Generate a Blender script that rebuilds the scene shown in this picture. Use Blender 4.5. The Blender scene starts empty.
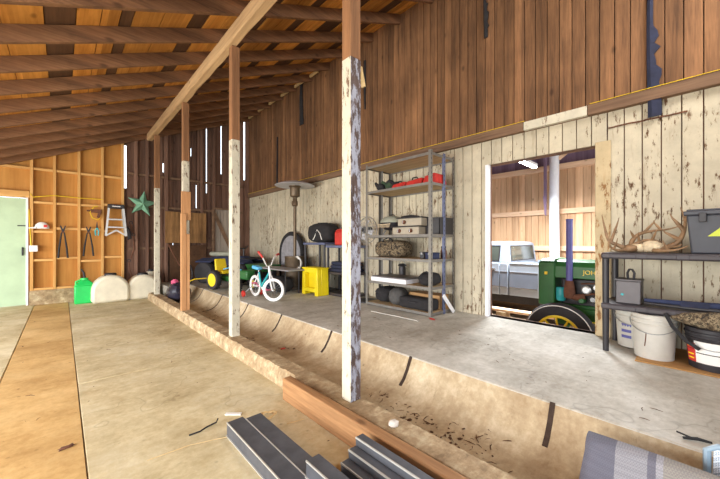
import bpy, bmesh, math, random
from math import pi, sin, cos, radians
from mathutils import Vector, Matrix, Euler
random.seed(7)
scene = bpy.context.scene
COL = scene.collection

# ------------------------------------------------------------------ camera
EYE = 1.2
FPX = 320.0
TH = math.atan(298 / FPX)
cd = bpy.data.cameras.new('camera'); cd.sensor_width = 36; cd.lens = 16; cd.shift_y = 3.5 / 720
cd.clip_start = 0.02; cd.clip_end = 300
cam = bpy.data.objects.new('camera', cd); COL.objects.link(cam)
cam.location = (0, 0, EYE); cam.rotation_euler = (pi / 2, 0, -TH)
scene.camera = cam

def ray(px, py):
    u = (px - 360) / FPX; w = (243 - py) / FPX
    return Vector((sin(TH) + u * cos(TH), cos(TH) - u * sin(TH), w))
def at_x(px, py, X):
    d = ray(px, py); t = X / d.x
    return Vector((X, d.y * t, EYE + d.z * t))
def at_y(px, py, Y):
    d = ray(px, py); t = Y / d.y
    return Vector((d.x * t, Y, EYE + d.z * t))

# ------------------------------------------------------------------ materials
def lin(c):
    c = c / 255.0
    return c / 12.92 if c <= 0.04045 else ((c + 0.055) / 1.055) ** 2.4
def S(r, g, b): return (lin(r), lin(g), lin(b), 1.0)

class NT:
    def __init__(self, name):
        self.m = bpy.data.materials.new(name); self.m.use_nodes = True
        self.n = self.m.node_tree.nodes; self.l = self.m.node_tree.links
        self.b = self.n['Principled BSDF']
        self.co = self.n.new('ShaderNodeTexCoord').outputs['Object']
    def new(self, t, **kw):
        n = self.n.new(t)
        for k, v in kw.items(): setattr(n, k, v)
        return n
    def link(self, a, b): self.l.new(a, b)
    def mapping(self, scale=(1, 1, 1), rot=(0, 0, 0)):
        m = self.new('ShaderNodeMapping'); m.inputs['Scale'].default_value = scale; m.inputs['Rotation'].default_value = rot
        self.link(self.co, m.inputs['Vector']); return m.outputs['Vector']
    def noise(self, vec, scale, detail=5, rough=.6):
        n = self.new('ShaderNodeTexNoise'); n.inputs['Scale'].default_value = scale
        n.inputs['Detail'].default_value = detail; n.inputs['Roughness'].default_value = rough
        self.link(vec, n.inputs['Vector']); return n.outputs['Fac']
    def ramp(self, fac, stops, interp='LINEAR'):
        r = self.new('ShaderNodeValToRGB'); r.color_ramp.interpolation = interp
        el = r.color_ramp.elements
        while len(el) < len(stops): el.new(.5)
        for e, (p, c) in zip(el, stops):
            e.position = p; e.color = c if len(c) == 4 else (*c, 1)
        self.link(fac, r.inputs['Fac']); return r.outputs['Color']
    def math(self, op, a, b=None):
        n = self.new('ShaderNodeMath', operation=op)
        for i, v in enumerate((a, b)):
            if v is None: continue
            if isinstance(v, (int, float)): n.inputs[i].default_value = v
            else: self.link(v, n.inputs[i])
        return n.outputs[0]
    def mix(self, fac, a, b, blend='MIX'):
        n = self.new('ShaderNodeMix', data_type='RGBA', blend_type=blend)
        for s, v in ((n.inputs[0], fac), (n.inputs[6], a), (n.inputs[7], b)):
            if isinstance(v, (int, float)): s.default_value = v
            elif isinstance(v, tuple): s.default_value = v
            else: self.link(v, s)
        return n.outputs[2]
    def axis(self, i):
        s = self.new('ShaderNodeSeparateXYZ'); self.link(self.co, s.inputs[0]); return s.outputs[i]
    def out(self, color, rough=.7, metal=0, bump=None, bstr=.3, bdist=.01, spec=None):
        if isinstance(color, tuple): self.b.inputs['Base Color'].default_value = color
        else: self.link(color, self.b.inputs['Base Color'])
        self.b.inputs['Roughness'].default_value = rough; self.b.inputs['Metallic'].default_value = metal
        if spec is not None: self.b.inputs['Specular IOR Level'].default_value = spec
        if bump is not None:
            bp = self.new('ShaderNodeBump'); bp.inputs['Strength'].default_value = bstr; bp.inputs['Distance'].default_value = bdist
            self.link(bump, bp.inputs['Height']); self.link(bp.outputs[0], self.b.inputs['Normal'])
        return self.m

def dk(c, f): return (c[0] * f, c[1] * f, c[2] * f, 1)
MC = {}
def plain(name, c, rough=.5, metal=0, var=.2, scale=12, bump=0, spec=None):
    if name in MC: return MC[name]
    t = NT(name); v = t.mapping()
    f = t.noise(v, scale)
    col = t.ramp(f, [(.3, dk(c, 1 - var)), (.7, dk(c, 1 + var * .6))])
    MC[name] = t.out(col, rough, metal, f if bump else None, bump, .01, spec); return MC[name]

AX = {'x': 0, 'y': 1, 'z': 2}
def wood(name, dark, light, grain='z', board=None, bw=.13, bvar=.5, scale=9, rough=.8, stain=.0, knots=True, off=0, spec=.25):
    """grain runs along an axis; board = axis across which boards are counted."""
    t = NT(name); g = [1, 1, 1]; g[AX[grain]] = .06
    v = t.mapping(tuple(g))
    if board:
        idx = t.math('FLOOR', t.math('DIVIDE', t.math('ADD', t.axis(AX[board]), 50 * bw + off), bw))
        wn = t.new('ShaderNodeTexWhiteNoise', noise_dimensions='1D'); t.link(idx, wn.inputs['W'])
        addv = t.new('ShaderNodeVectorMath', operation='MULTIPLY_ADD')
        t.link(wn.outputs['Color'], addv.inputs[0]); addv.inputs[1].default_value = (7, 7, 7); t.link(v, addv.inputs[2])
        v = addv.outputs[0]
    f = t.noise(v, scale, 8, .65)
    fine = t.noise(v, scale * 7, 4, .6)
    f2 = t.math('ADD', t.math('MULTIPLY', f, .7), t.math('MULTIPLY', fine, .3))
    col = t.ramp(f2, [(.32, dark), (.5, tuple((a + b) / 2 for a, b in zip(dark, light))), (.68, light)])
    if board:
        val = t.math('ADD', t.math('MULTIPLY', wn.outputs['Value'], bvar), 1 - bvar * .5)
        hs = t.new('ShaderNodeHueSaturation'); t.link(val, hs.inputs['Value']); t.link(col, hs.inputs['Color']); col = hs.outputs[0]
    if knots:
        g2 = [1, 1, 1]; g2[AX[grain]] = .55
        vo = t.new('ShaderNodeTexVoronoi'); vo.inputs['Scale'].default_value = 4.5; t.link(t.mapping(tuple(g2)), vo.inputs['Vector'])
        k = t.ramp(vo.outputs['Distance'], [(.05, (1, 1, 1)), (.13, (0, 0, 0))])
        col = t.mix(t.math('MULTIPLY', k, .6), col, dk(dark, .45))
    if stain:
        s = t.ramp(t.noise(t.mapping((1, 1, 1)), 1.7, 6), [(.42, (0, 0, 0)), (.66, (1, 1, 1))])
        col = t.mix(t.math('MULTIPLY', s, stain), col, dk(dark, .5))
    return t.out(col, rough, 0, f2, .35, .006, spec)

def peel(name, paint, under, grain='z', board=None, bw=.13, amount=.5, rough=.75, bvar=.15, tint=None):
    t = NT(name); g = [1, 1, 1]; g[AX[grain]] = .3
    v = t.mapping(tuple(g))
    n1 = t.noise(v, 24, 10, .75); n2 = t.noise(t.mapping(), 1.6, 4, .6)
    dirt = t.noise(t.mapping(), 3.5, 8, .7)
    f = t.math('ADD', t.math('MULTIPLY', n1, .75), t.math('MULTIPLY', n2, .25))
    c0 = .49 + .13 * (.8 - amount)
    mask = t.ramp(f, [(c0, (0, 0, 0)), (c0 + .045, (1, 1, 1))])
    pc = t.ramp(dirt, [(.3, dk(paint, .72)), (.65, paint)])
    if board:
        idx = t.math('FLOOR', t.math('DIVIDE', t.math('ADD', t.axis(AX[board]), 50 * bw), bw))
        wn = t.new('ShaderNodeTexWhiteNoise', noise_dimensions='1D'); t.link(idx, wn.inputs['W'])
        val = t.math('ADD', t.math('MULTIPLY', wn.outputs['Value'], bvar), 1 - bvar * .5)
        hs = t.new('ShaderNodeHueSaturation'); t.link(val, hs.inputs['Value']); t.link(pc, hs.inputs['Color']); pc = hs.outputs[0]
    # streaky rust and nail stains
    st = t.ramp(t.noise(t.mapping((1, 1, .12)), 16, 5, .7), [(.58, (0, 0, 0)), (.72, (1, 1, 1))])
    pc = t.mix(t.math('MULTIPLY', st, .4), pc, under)
    uc = t.ramp(t.noise(v, 30, 4), [(.3, dk(under, .5)), (.7, under)])
    col = t.mix(mask, pc, uc)
    return t.out(col, rough, 0, mask, .25, -.003, .3)

def concrete(name, a, b, c, sc=1.3, rough=.85, crack=True):
    t = NT(name)
    big = t.noise(t.mapping(), sc, 8, .65); fine = t.noise(t.mapping((1, 1, 1)), 22, 6, .7)
    swirl = t.noise(t.mapping((.55, 1.6, 1), (0, 0, .25)), sc * 3.2, 8, .7)
    f = t.math('ADD', t.math('MULTIPLY', big, .5), t.math('ADD', t.math('MULTIPLY', fine, .22), t.math('MULTIPLY', swirl, .28)))
    col = t.ramp(f, [(.39, a), (.5, b), (.6, c)])
    bl = t.ramp(t.noise(t.mapping((1, .7, 1), (0, 0, .5)), sc * 1.9, 10, .78), [(.44, (0, 0, 0)), (.58, (1, 1, 1))])
    col = t.mix(t.math('MULTIPLY', bl, .32), col, dk(a, .8))
    d = t.ramp(t.noise(t.mapping((1, 2.4, 1)), 7, 9, .75), [(.60, (0, 0, 0)), (.70, (1, 1, 1))])
    col = t.mix(t.math('MULTIPLY', d, .5), col, dk(a, .5))
    sv = t.new('ShaderNodeTexVoronoi'); sv.inputs['Scale'].default_value = 9; sv.inputs['Randomness'].default_value = 1; t.link(t.mapping((1, 1, 1), (0, 0, .4)), sv.inputs['Vector'])
    sm_ = t.math('MULTIPLY', t.ramp(sv.outputs['Distance'], [(.06, (1, 1, 1)), (.13, (0, 0, 0))]), t.ramp(t.noise(t.mapping(), 2.5, 3), [(.48, (0, 0, 0)), (.6, (1, 1, 1))]))
    col = t.mix(t.math('MULTIPLY', sm_, .55), col, dk(a, .4))
    if crack:
        vo = t.new('ShaderNodeTexVoronoi', feature='DISTANCE_TO_EDGE'); vo.inputs['Scale'].default_value = .55
        dv = t.new('ShaderNodeVectorMath', operation='ADD'); nz = t.new('ShaderNodeTexNoise'); nz.inputs['Scale'].default_value = 3
        t.link(t.co, nz.inputs['Vector']); t.link(t.co, dv.inputs[0]); t.link(nz.outputs['Color'], dv.inputs[1]); t.link(dv.outputs[0], vo.inputs['Vector'])
        k = t.ramp(vo.outputs['Distance'], [(.0, (1, 1, 1)), (.006, (0, 0, 0))])
        col = t.mix(t.math('MULTIPLY', k, .35), col, dk(a, .5))
    return t.out(col, rough, 0, f, .3, .01, .25)

def camo(name):
    t = NT(name)
    f = t.noise(t.mapping(), 22, 4, .7)
    col = t.ramp(f, [(0, S(36, 32, 28)), (.42, S(86, 72, 54)), (.5, S(140, 124, 98)), (.56, S(62, 56, 44)), (.63, S(106, 86, 66))], 'CONSTANT')
    return t.out(col, .9)

M = {}
M['plank_brown'] = wood('brown stained planks', S(76, 54, 40), S(160, 116, 80), 'z', 'y', .118, .42, 11, stain=.3)
M['plank_paint'] = peel('peeling cream planks', S(206, 196, 172), S(116, 84, 58), 'z', 'y', .13, .31, bvar=.12)
M['ledger'] = wood('weathered ledger wood', S(84, 64, 50), S(142, 112, 88), 'y', None)
M['old_dark'] = wood('old dark barn boards', S(78, 56, 46), S(144, 110, 92), 'z', 'x', .15, .5, 8)
M['rafter'] = wood('rafter wood', S(80, 56, 42), S(160, 116, 82), 'x', None, scale=10, stain=.3)
M['sheath'] = wood('roof sheathing boards', S(158, 98, 36), S(230, 164, 80), 'y', 'x', .31, .6, 5, stain=.3)
M['sheath_dark'] = wood('dark roof boards', S(62, 42, 30), S(104, 74, 52), 'y', None, scale=5)
M['ply_orange'] = wood('orange plywood', S(164, 108, 48), S(208, 152, 82), 'z', None, scale=3, knots=False, stain=.15)
M['stud'] = wood('stud lumber', S(190, 136, 74), S(232, 186, 118), 'z', None, scale=6)
M['stud_h'] = wood('nailer lumber', S(196, 142, 80), S(236, 190, 122), 'x', None, scale=6)
M['osb'] = wood('particle board', S(80, 56, 34), S(176, 132, 84), 'z', None, scale=13, knots=True, stain=.4)
M['beam'] = wood('rough beam', S(136, 106, 74), S(204, 168, 124), 'y', None, scale=6)
M['post_wood'] = wood('post wood', S(112, 78, 54), S(174, 126, 86), 'z', None, scale=8)
M['post_new'] = wood('new lumber post', S(172, 122, 80), S(212, 162, 114), 'z', None, scale=8)
M['post_paint'] = peel('peeling white post paint', S(212, 205, 184), S(112, 80, 58), 'z', None, amount=.42)
M['post_worn_shaded'] = peel('worn grey blue post paint', S(178, 180, 194), S(104, 86, 80), 'z', None, amount=.92)  # heavier peeling is wear; the bluish darkening is shade put into the paint
M['lumber'] = wood('floor lumber', S(112, 78, 50), S(200, 152, 104), 'y', None, scale=8, stain=.2)
M['concrete_left'] = concrete('dusty concrete', S(176, 158, 118), S(207, 193, 155), S(222, 212, 180))
M['walkway'] = concrete('dusty ochre walkway', S(178, 140, 84), S(206, 170, 112), S(222, 190, 134), 1.1, crack=False)
M['concrete_up'] = concrete('grey concrete', S(158, 152, 140), S(192, 188, 177), S(214, 211, 203), 1.0)
M['trough'] = concrete('stained trough concrete', S(150, 126, 96), S(186, 166, 134), S(216, 200, 170), 1.1, crack=False)
M['curb'] = concrete('crumbly curb', S(134, 112, 84), S(174, 150, 116), S(212, 196, 162), 6, crack=False)
M['tan_boards'] = wood('tan shed boards', S(184, 138, 100), S(234, 196, 156), 'z', 'y', .185, .3, 6)
M['tan_rail'] = wood('tan shed rail', S(216, 172, 134), S(250, 218, 184), 'y', None)
M['shed_up'] = wood('violet grey boards', S(104, 84, 104), S(146, 122, 142), 'z', 'y', .2, .3, 6)
M['dirt'] = concrete('dirt', S(120, 100, 80), S(150, 128, 104), S(176, 156, 130), 3, crack=False)
M['shed_roof'] = wood('shed roof boards', S(86, 66, 62), S(132, 106, 98), 'x', 'y', .2, .4)
M['green_door'] = plain('pale green door paint', S(176, 198, 164), .6, 0, .12, 3)
M['white_jamb'] = plain('white jamb paint', S(236, 236, 240), .5, 0, .06)
M['outside'] = concrete('gravel yard', S(120, 114, 96), S(150, 144, 122), S(170, 166, 146), 2, crack=False)
M['jamb_wood'] = peel('peeling jamb board', S(206, 186, 148), S(166, 120, 74), 'z', None, amount=.44)
M['black_plastic'] = plain('black plastic', S(44, 42, 46), .45)
M['shelf_plastic'] = plain('charcoal plastic shelf', S(62, 56, 60), .5, 0, .15)
M['white_plastic'] = plain('white plastic', S(226, 222, 206), .5, 0, .12, 6)
M['tank_white'] = plain('milky plastic tank', S(226, 218, 194), .45, 0, .14, 5)
M['green_plastic'] = plain('bright green plastic', S(34, 196, 92), .4, 0, .1)
M['yellow_plastic'] = plain('yellow plastic', S(240, 216, 24), .45, 0, .12, 5)
M['red'] = plain('red plastic', S(196, 52, 44), .5)
M['bucket_grey'] = plain('off white bucket plastic', S(196, 192, 182), .5, 0, .14, 6)
M['red_fab'] = plain('red fabric', S(190, 46, 38), .8, 0, .3, 20, .4)
M['black_fab'] = plain('black fabric', S(40, 38, 40), .9, 0, .35, 18, .5)
M['navy_fab'] = plain('navy fabric', S(46, 54, 84), .9, 0, .3, 18, .5)
M['steel'] = plain('grey steel', S(150, 152, 152), .45, .6, .2)
M['steel_post'] = plain('grey shelf steel', S(122, 118, 112), .5, .3, .2)
M['steel_blue'] = plain('blue shelf steel', S(106, 114, 146), .5, .3, .2)
M['particle'] = wood('particle shelf board', S(164, 138, 104), S(204, 178, 140), 'y', None, knots=False, scale=20)
M['chrome'] = plain('bright metal', S(200, 200, 200), .25, .9, .1)
M['dark_metal'] = plain('dark metal', S(60, 58, 60), .5, .5)
M['channel'] = plain('dark steel channel', S(92, 94, 100), .5, .35, .3, 9)
M['channel_lip'] = plain('bare steel lip', S(206, 204, 196), .4, .5, .1)
M['joint'] = plain('dark joint fill', S(62, 46, 36), .95, 0, .4, 30)
M['frame_blue'] = plain('pale blue frame paint', S(140, 162, 178), .5, 0, .1)
M['rust'] = plain('rusty iron', S(112, 72, 52), .85, .1, .4)
M['bronze'] = plain('bronze metal', S(104, 88, 70), .45, .5, .25)
M['heater_top'] = plain('grey heater dome', S(200, 200, 206), .45, .1, .1)
M['star'] = plain('weathered green tin', S(122, 172, 142), .6, .1, .25)
M['alu'] = plain('aluminium', S(206, 206, 204), .4, .5, .1)
M['rubber'] = plain('tyre rubber', S(50, 48, 50), .85, 0, .25)
M['tractor_green'] = plain('tractor green paint', S(44, 106, 50), .45, 0, .2, 5)
M['tractor_yellow'] = plain('tractor yellow paint', S(246, 214, 40), .45, 0, .08)
M['truck_silver'] = plain('silver truck paint', S(158, 168, 180), .35, .1, .08, 3)
M['truck_grey'] = plain('grey blue truck paint', S(122, 132, 148), .35, .1, .1, 3)
M['glass'] = plain('dark window glass', S(70, 76, 70), .1, 0, .15, 3)
M['pipe_blue'] = plain('violet blue pipe paint', S(92, 92, 156), .5, .1, .15)
M['teal'] = plain('teal paint', S(48, 170, 176), .4, 0, .1)
M['bike_white'] = plain('white bicycle paint', S(238, 238, 236), .35, 0, .05)
M['seat_blue'] = plain('sky blue vinyl', S(94, 178, 222), .5, 0, .1)
M['antler'] = plain('bone antler', S(146, 114, 82), .6, 0, .5, 14)
M['bone'] = plain('pale bone', S(222, 202, 168), .7, 0, .3, 20)
M['camo'] = camo('camouflage cloth')
M['grey_box'] = plain('grey metal box', S(100, 96, 98), .5, .2, .2, 6)
M['tote'] = plain('charcoal tote plastic', S(70, 72, 80), .5, 0, .12)
M['tote_yellow'] = plain('lime yellow sticker', S(206, 218, 66), .5, 0, .1)
M['cloth_blue'] = plain('dark blue cloth', S(40, 44, 66), .9, 0, .3, 14, .4)
M['cardboard'] = plain('cardboard', S(176, 136, 90), .85, 0, .12)
M['plywood_sheet'] = wood('plywood sheet', S(150, 110, 66), S(186, 144, 92), 'y', None, scale=4, knots=False)
M['grey_fab'] = plain('grey fabric', S(150, 148, 152), .9, 0, .25, 16, .4)
M['table_grey'] = plain('grey table top', S(150, 148, 150), .5, 0, .12)
M['pink'] = plain('pink fabric', S(214, 92, 130), .8)
M['paper'] = plain('white paper', S(236, 234, 228), .7, 0, .05)
M['ink'] = plain('black ink', S(30, 30, 32), .7, 0, 0)
M['pole_wood'] = wood('pale pole wood', S(190, 160, 112), S(226, 200, 150), 'y', None, knots=False)
M['yellow_cord'] = plain('yellow cord', S(226, 190, 30), .6, 0, .1)
M['straw'] = plain('dry litter', S(92, 62, 40), .95, 0, .5, 30)
M['stone'] = plain('white stone', S(220, 212, 200), .8, 0, .2)
M['dusty_vinyl'] = plain('dusty grey green vinyl', S(150, 152, 136), .7)

def rug_mat():
    t = NT('grey striped weave')
    y = t.axis(1)
    band = t.ramp(t.math('MULTIPLY', t.math('ADD', y, .75), 1 / 1.125),
                  [(0, S(96, 96, 108)), (.3, S(158, 156, 158)), (.5, S(104, 104, 114)), (.56, S(140, 134, 126)), (.764, S(150, 148, 152)), (.785, S(104, 102, 112)), (.805, S(142, 140, 144)), (.902, S(100, 99, 110))], 'CONSTANT')
    w = t.new('ShaderNodeTexChecker'); w.inputs['Scale'].default_value = 150; t.link(t.mapping((1, 1, 1), (0, 0, .78)), w.inputs['Vector'])
    col = t.mix(t.math('MULTIPLY', w.outputs['Fac'], .3), band, S(72, 72, 84))
    return t.out(col, .95, 0, w.outputs['Fac'], .4, .003)
M['rug'] = rug_mat()
def mesh_mat():
    t = NT('blue grey mesh weave')
    w = t.new('ShaderNodeTexChecker'); w.inputs['Scale'].default_value = 170; t.link(t.mapping((1, 1, 1), (.6, .2, .78)), w.inputs['Vector'])
    return t.out(t.mix(w.outputs['Fac'], S(222, 228, 234), S(150, 162, 176)), .9)
M['mesh_weave'] = mesh_mat()

# ------------------------------------------------------------------ mesh building
class MB:
    def __init__(s): s.bm = bmesh.new(); s.mi = 0
    def _v(s, co): return s.bm.verts.new(co)
    def face(s, vs):
        try:
            f = s.bm.faces.new(vs); f.material_index = s.mi; return f
        except ValueError: return None
    def hexa(s, b, t):
        """b, t: four corners of bottom and top, in matching order"""
        B = [s._v(p) for p in b]; T = [s._v(p) for p in t]
        s.face(B[::-1]); s.face(T)
        for i in range(4): s.face((B[i], B[(i + 1) % 4], T[(i + 1) % 4], T[i]))
        return s
    def box(s, lo, hi):
        x0, y0, z0 = lo; x1, y1, z1 = hi
        return s.hexa([(x0, y0, z0), (x1, y0, z0), (x1, y1, z0), (x0, y1, z0)], [(x0, y0, z1), (x1, y0, z1), (x1, y1, z1), (x0, y1, z1)])
    def cbox(s, c, size, rot=(0, 0, 0)):
        R = Euler(rot).to_matrix(); h = [v / 2 for v in size]; c = Vector(c)
        q = lambda x, y, z: c + R @ Vector((x * h[0], y * h[1], z * h[2]))
        return s.hexa([q(-1, -1, -1), q(1, -1, -1), q(1, 1, -1), q(-1, 1, -1)], [q(-1, -1, 1), q(1, -1, 1), q(1, 1, 1), q(-1, 1, 1)])
    def bar(s, p0, p1, w, h, up=(0, 0, 1)):
        p0 = Vector(p0); p1 = Vector(p1); d = (p1 - p0).normalized(); u = Vector(up)
        a = d.cross(u)
        if a.length < 1e-4: a = d.cross(Vector((0, 1, 0)))
        a.normalize(); u = a.cross(d)
        a *= w / 2; u *= h / 2
        return s.hexa([p0 - a - u, p0 + a - u, p0 + a + u, p0 - a + u], [p1 - a - u, p1 + a - u, p1 + a + u, p1 - a + u])
    def tube(s, pts, r, seg=10, closed=False):
        pts = [Vector(p) for p in pts]; n = len(pts)
        rs = r if isinstance(r, (list, tuple)) else [r] * n
        rings = []; prev = None
        for i, p in enumerate(pts):
            if closed: d = pts[(i + 1) % n] - pts[i - 1]
            else: d = pts[min(i + 1, n - 1)] - pts[max(i - 1, 0)]
            d.normalize()
            if prev is None:
                a = d.cross(Vector((0, 0, 1)))
                if a.length < .05: a = d.cross(Vector((0, 1, 0)))
            else: a = prev - d * prev.dot(d)
            a.normalize(); prev = a; b = d.cross(a)
            rings.append([s._v(p + (a * cos(2 * pi * k / seg) + b * sin(2 * pi * k / seg)) * rs[i]) for k in range(seg)])
        m = n if closed else n - 1
        for i in range(m):
            A, B = rings[i], rings[(i + 1) % n]
            for k in range(seg): s.face((A[k], A[(k + 1) % seg], B[(k + 1) % seg], B[k]))
        if not closed: s.face(rings[0][::-1]); s.face(rings[-1])
        return s
    def torus(s, c, R, r, axis='x', seg=32, ms=10):
        c = Vector(c)
        e = {'x': (Vector((0, 1, 0)), Vector((0, 0, 1))), 'y': (Vector((1, 0, 0)), Vector((0, 0, 1))), 'z': (Vector((1, 0, 0)), Vector((0, 1, 0)))}[axis]
        return s.tube([c + (e[0] * cos(2 * pi * k / seg) + e[1] * sin(2 * pi * k / seg)) * R for k in range(seg)], r, ms, True)
    def lathe(s, prof, c=(0, 0, 0), axis='z', seg=28, ring=False):
        c = Vector(c)
        ax = {'z': (Vector((1, 0, 0)), Vector((0, 1, 0)), Vector((0, 0, 1))), 'x': (Vector((0, 1, 0)), Vector((0, 0, 1)), Vector((1, 0, 0))), 'y': (Vector((0, 0, 1)), Vector((1, 0, 0)), Vector((0, 1, 0)))}[axis]
        rings = []
        for r, z in prof:
            if r < 1e-5: rings.append([s._v(c + ax[2] * z)])
            else: rings.append([s._v(c + ax[2] * z + (ax[0] * cos(2 * pi * k / seg) + ax[1] * sin(2 * pi * k / seg)) * r) for k in range(seg)])
        for A, B in zip(rings, rings[1:] + ([rings[0]] if ring else [])):
            for k in range(seg):
                k2 = (k + 1) % seg
                if len(A) == 1 and len(B) == 1: continue
                if len(A) == 1: s.face((A[0], B[k2], B[k]))
                elif len(B) == 1: s.face((A[k], A[k2], B[0]))
                else: s.face((A[k], A[k2], B[k2], B[k]))
        if ring: return s
        if len(rings[0]) > 1: s.face(rings[0][::-1])
        if len(rings[-1]) > 1: s.face(rings[-1])
        return s
    def prism(s, poly, plane, a, b):
        """poly in a plane ('xy','xz','yz'), extruded from a to b along the remaining axis"""
        def q(p, t):
            if plane == 'xy': return (p[0], p[1], t)
            if plane == 'xz': return (p[0], t, p[1])
            return (t, p[0], p[1])
        A = [s._v(q(p, a)) for p in poly]; B = [s._v(q(p, b)) for p in poly]; n = len(poly)
        s.face(A[::-1]); s.face(B)
        for i in range(n): s.face((A[i], A[(i + 1) % n], B[(i + 1) % n], B[i]))
        return s
    def ell(s, c, r, rot=(0, 0, 0), seg=20, rings=12, noise=0, fl=None, power=1.0):
        R = Euler(rot).to_matrix(); c = Vector(c); g = []
        def sp(x): return math.copysign(abs(x) ** power, x)
        for i in range(rings + 1):
            th = pi * i / rings; row = []
            for k in range(1 if i in (0, rings) else seg):
                ph = 2 * pi * k / seg
                v = Vector((sp(sin(th)) * sp(cos(ph)) * r[0], sp(sin(th)) * sp(sin(ph)) * r[1], sp(cos(th)) * r[2]))
                if noise: v *= 1 + random.uniform(-noise, noise)
                v = c + R @ v
                if fl is not None and v.z < fl: v.z = fl
                row.append(s._v(v))
            g.append(row)
        for A, B in zip(g, g[1:]):
            for k in range(seg):
                k2 = (k + 1) % seg
                if len(A) == 1: s.face((A[0], B[k], B[k2]))
                elif len(B) == 1: s.face((A[k2], A[k], B[0]))
                else: s.face((A[k], B[k], B[k2], A[k2]))
        return s
    def panel(s, p00, p10, p11, p01, u0, u1, v0, v1, off, th=.004):
        P = [Vector(p) for p in (p00, p10, p11, p01)]
        n = (P[1] - P[0]).cross(P[3] - P[0]).normalized()
        f = lambda u, v: (P[0] * (1 - u) + P[1] * u) * (1 - v) + (P[3] * (1 - u) + P[2] * u) * v
        q = [f(u0, v0), f(u1, v0), f(u1, v1), f(u0, v1)]
        return s.hexa([p + n * (off - th) for p in q], [p + n * off for p in q])
    def build(s, name, mat, parent=None, loc=None, rot=None, smooth=True, bevel=0, sub=0):
        bmesh.ops.recalc_face_normals(s.bm, faces=s.bm.faces[:])
        me = bpy.data.meshes.new(name); s.bm.to_mesh(me); s.bm.free()
        for m in (mat if isinstance(mat, (list, tuple)) else [mat]):
            me.materials.append(M[m] if isinstance(m, str) else m)
        if smooth:
            for p in me.polygons: p.use_smooth = True
            me.set_sharp_from_angle(angle=radians(38))
        o = bpy.data.objects.new(name, me); COL.objects.link(o)
        if parent: o.parent = parent
        if loc is not None: o.location = loc
        if rot is not None: o.rotation_euler = rot
        if bevel:
            b = o.modifiers.new('bevel', 'BEVEL'); b.width = bevel; b.segments = 2; b.limit_method = 'ANGLE'; b.angle_limit = radians(40)
        if sub:
            b = o.modifiers.new('sub', 'SUBSURF'); b.levels = sub; b.render_levels = sub
        return o

def tag(o, label, cat, group=None, kind=None):
    o['label'] = label; o['category'] = cat
    if group: o['group'] = group
    if kind: o['kind'] = kind
    return o
def thing(name, label, cat, loc=(0, 0, 0), rz=0, group=None):
    o = bpy.data.objects.new(name, None); COL.objects.link(o); o.empty_display_size = .1
    o.location = loc; o.rotation_euler = (0, 0, rz)
    return tag(o, label, cat, group)
def struct(name, mb, mat, parent=None, **k):
    o = mb.build(name, mat, parent, **k)
    if not parent: o['kind'] = 'structure'
    return o
def textmesh(body, size, mat, name, parent, loc, rot, depth=.001):
    cu = bpy.data.curves.new(name, 'FONT'); cu.body = body; cu.size = size; cu.extrude = depth; cu.align_x = 'LEFT'
    tmp = bpy.data.objects.new(name + '_src', cu); COL.objects.link(tmp)
    dg = bpy.context.evaluated_depsgraph_get(); me = bpy.data.meshes.new_from_object(tmp.evaluated_get(dg))
    bpy.data.objects.remove(tmp); bpy.data.curves.remove(cu)
    me.materials.clear(); me.materials.append(M[mat])
    o = bpy.data.objects.new(name, me); COL.objects.link(o); o.parent = parent; o.location = loc; o.rotation_euler = rot
    return o
# ------------------------------------------------------------------ the setting
ZU = .27; WX = 3.95; YB = 8.9; Y0 = -1.7
def zr(x): return 2.985 + .43 * x            # underside of the rafters
RD = .15
def XB(px, Y=YB): return at_y(px, 240, Y).x

m = MB()
for (x0, x1) in ((-2.6, -.394), (.1, 1.36)):
    ys = [Y0, 1.05, 3.62, 6.6, YB + .1]
    for a, b in zip(ys, ys[1:]): m.box((x0, a + .004, -.08), (x1, b - .004, 0))
m.box((-2.6, Y0, -.09), (1.36, YB + .1, -.02))
struct('floor', m, 'concrete_left', bevel=.004)
m = MB(); m.box((-.386, Y0, -.02), (.092, YB + .02, .001)); struct('floor_walkway', m, 'walkway')
m = MB(); m.box((2.09, Y0, -.3), (4.1, YB + .1, ZU)); m.box((1.66, 7.9, -.3), (2.09, YB + .1, ZU - .01)); struct('floor_upper', m, 'concrete_up', bevel=.012)
# crumbly kerb the posts stand on
m = MB(); random.seed(3)
n = 420; prev = None
ring = []
for i in range(n + 1):
    y = Y0 + (8.05 - Y0) * i / n
    j = lambda a: random.uniform(-a, a)
    far = 1 if y > 2.2 else 0
    ring.append([m._v(p) for p in ((1.31 + .02 * far + j(.003 * far), y, -.05), (1.315 + .02 * far + j(.003 * far), y, .095 + .02 * (1 - far) + j(.003 * far)), (1.345 + .015 * far + j(.01 * far), y, .142 + j(.002)), (1.50, y, .142 + j(.003)), (1.505, y, -.05))])
for A, B in zip(ring, ring[1:]):
    for k in range(5): m.face((A[k], A[(k + 1) % 5], B[(k + 1) % 5], B[k]))
m.face(ring[0]); m.face(ring[-1][::-1])
struct('concrete_kerb', m, 'curb')
# curved concrete feed trough
prof = [(1.49, .14), (1.505, .10), (1.53, .062), (1.58, .035), (1.67, .022), (1.76, .022), (1.84, .028), (1.90, .042), (1.955, .072), (2.0, .11), (2.045, .175), (2.095, .268)]
m = MB()
m.prism(prof + [(2.095, -.12), (1.49, -.12)], 'xz', Y0, 7.95)
trough = struct('feed_trough', m, 'trough')
for y in (.60, 1.635, 2.686, 3.74, 4.76, 5.85, 6.9):
    q = MB()
    up = [(x, z + .004) for x, z in prof[8 if y < 5 else 5:]]
    up[-1] = (2.092, .272)
    q.prism(up + [(x, z - .03) for x, z in up[::-1]], 'xz', y - .014, y + .014)
    q.build('joint_strip', 'joint', trough)

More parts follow.
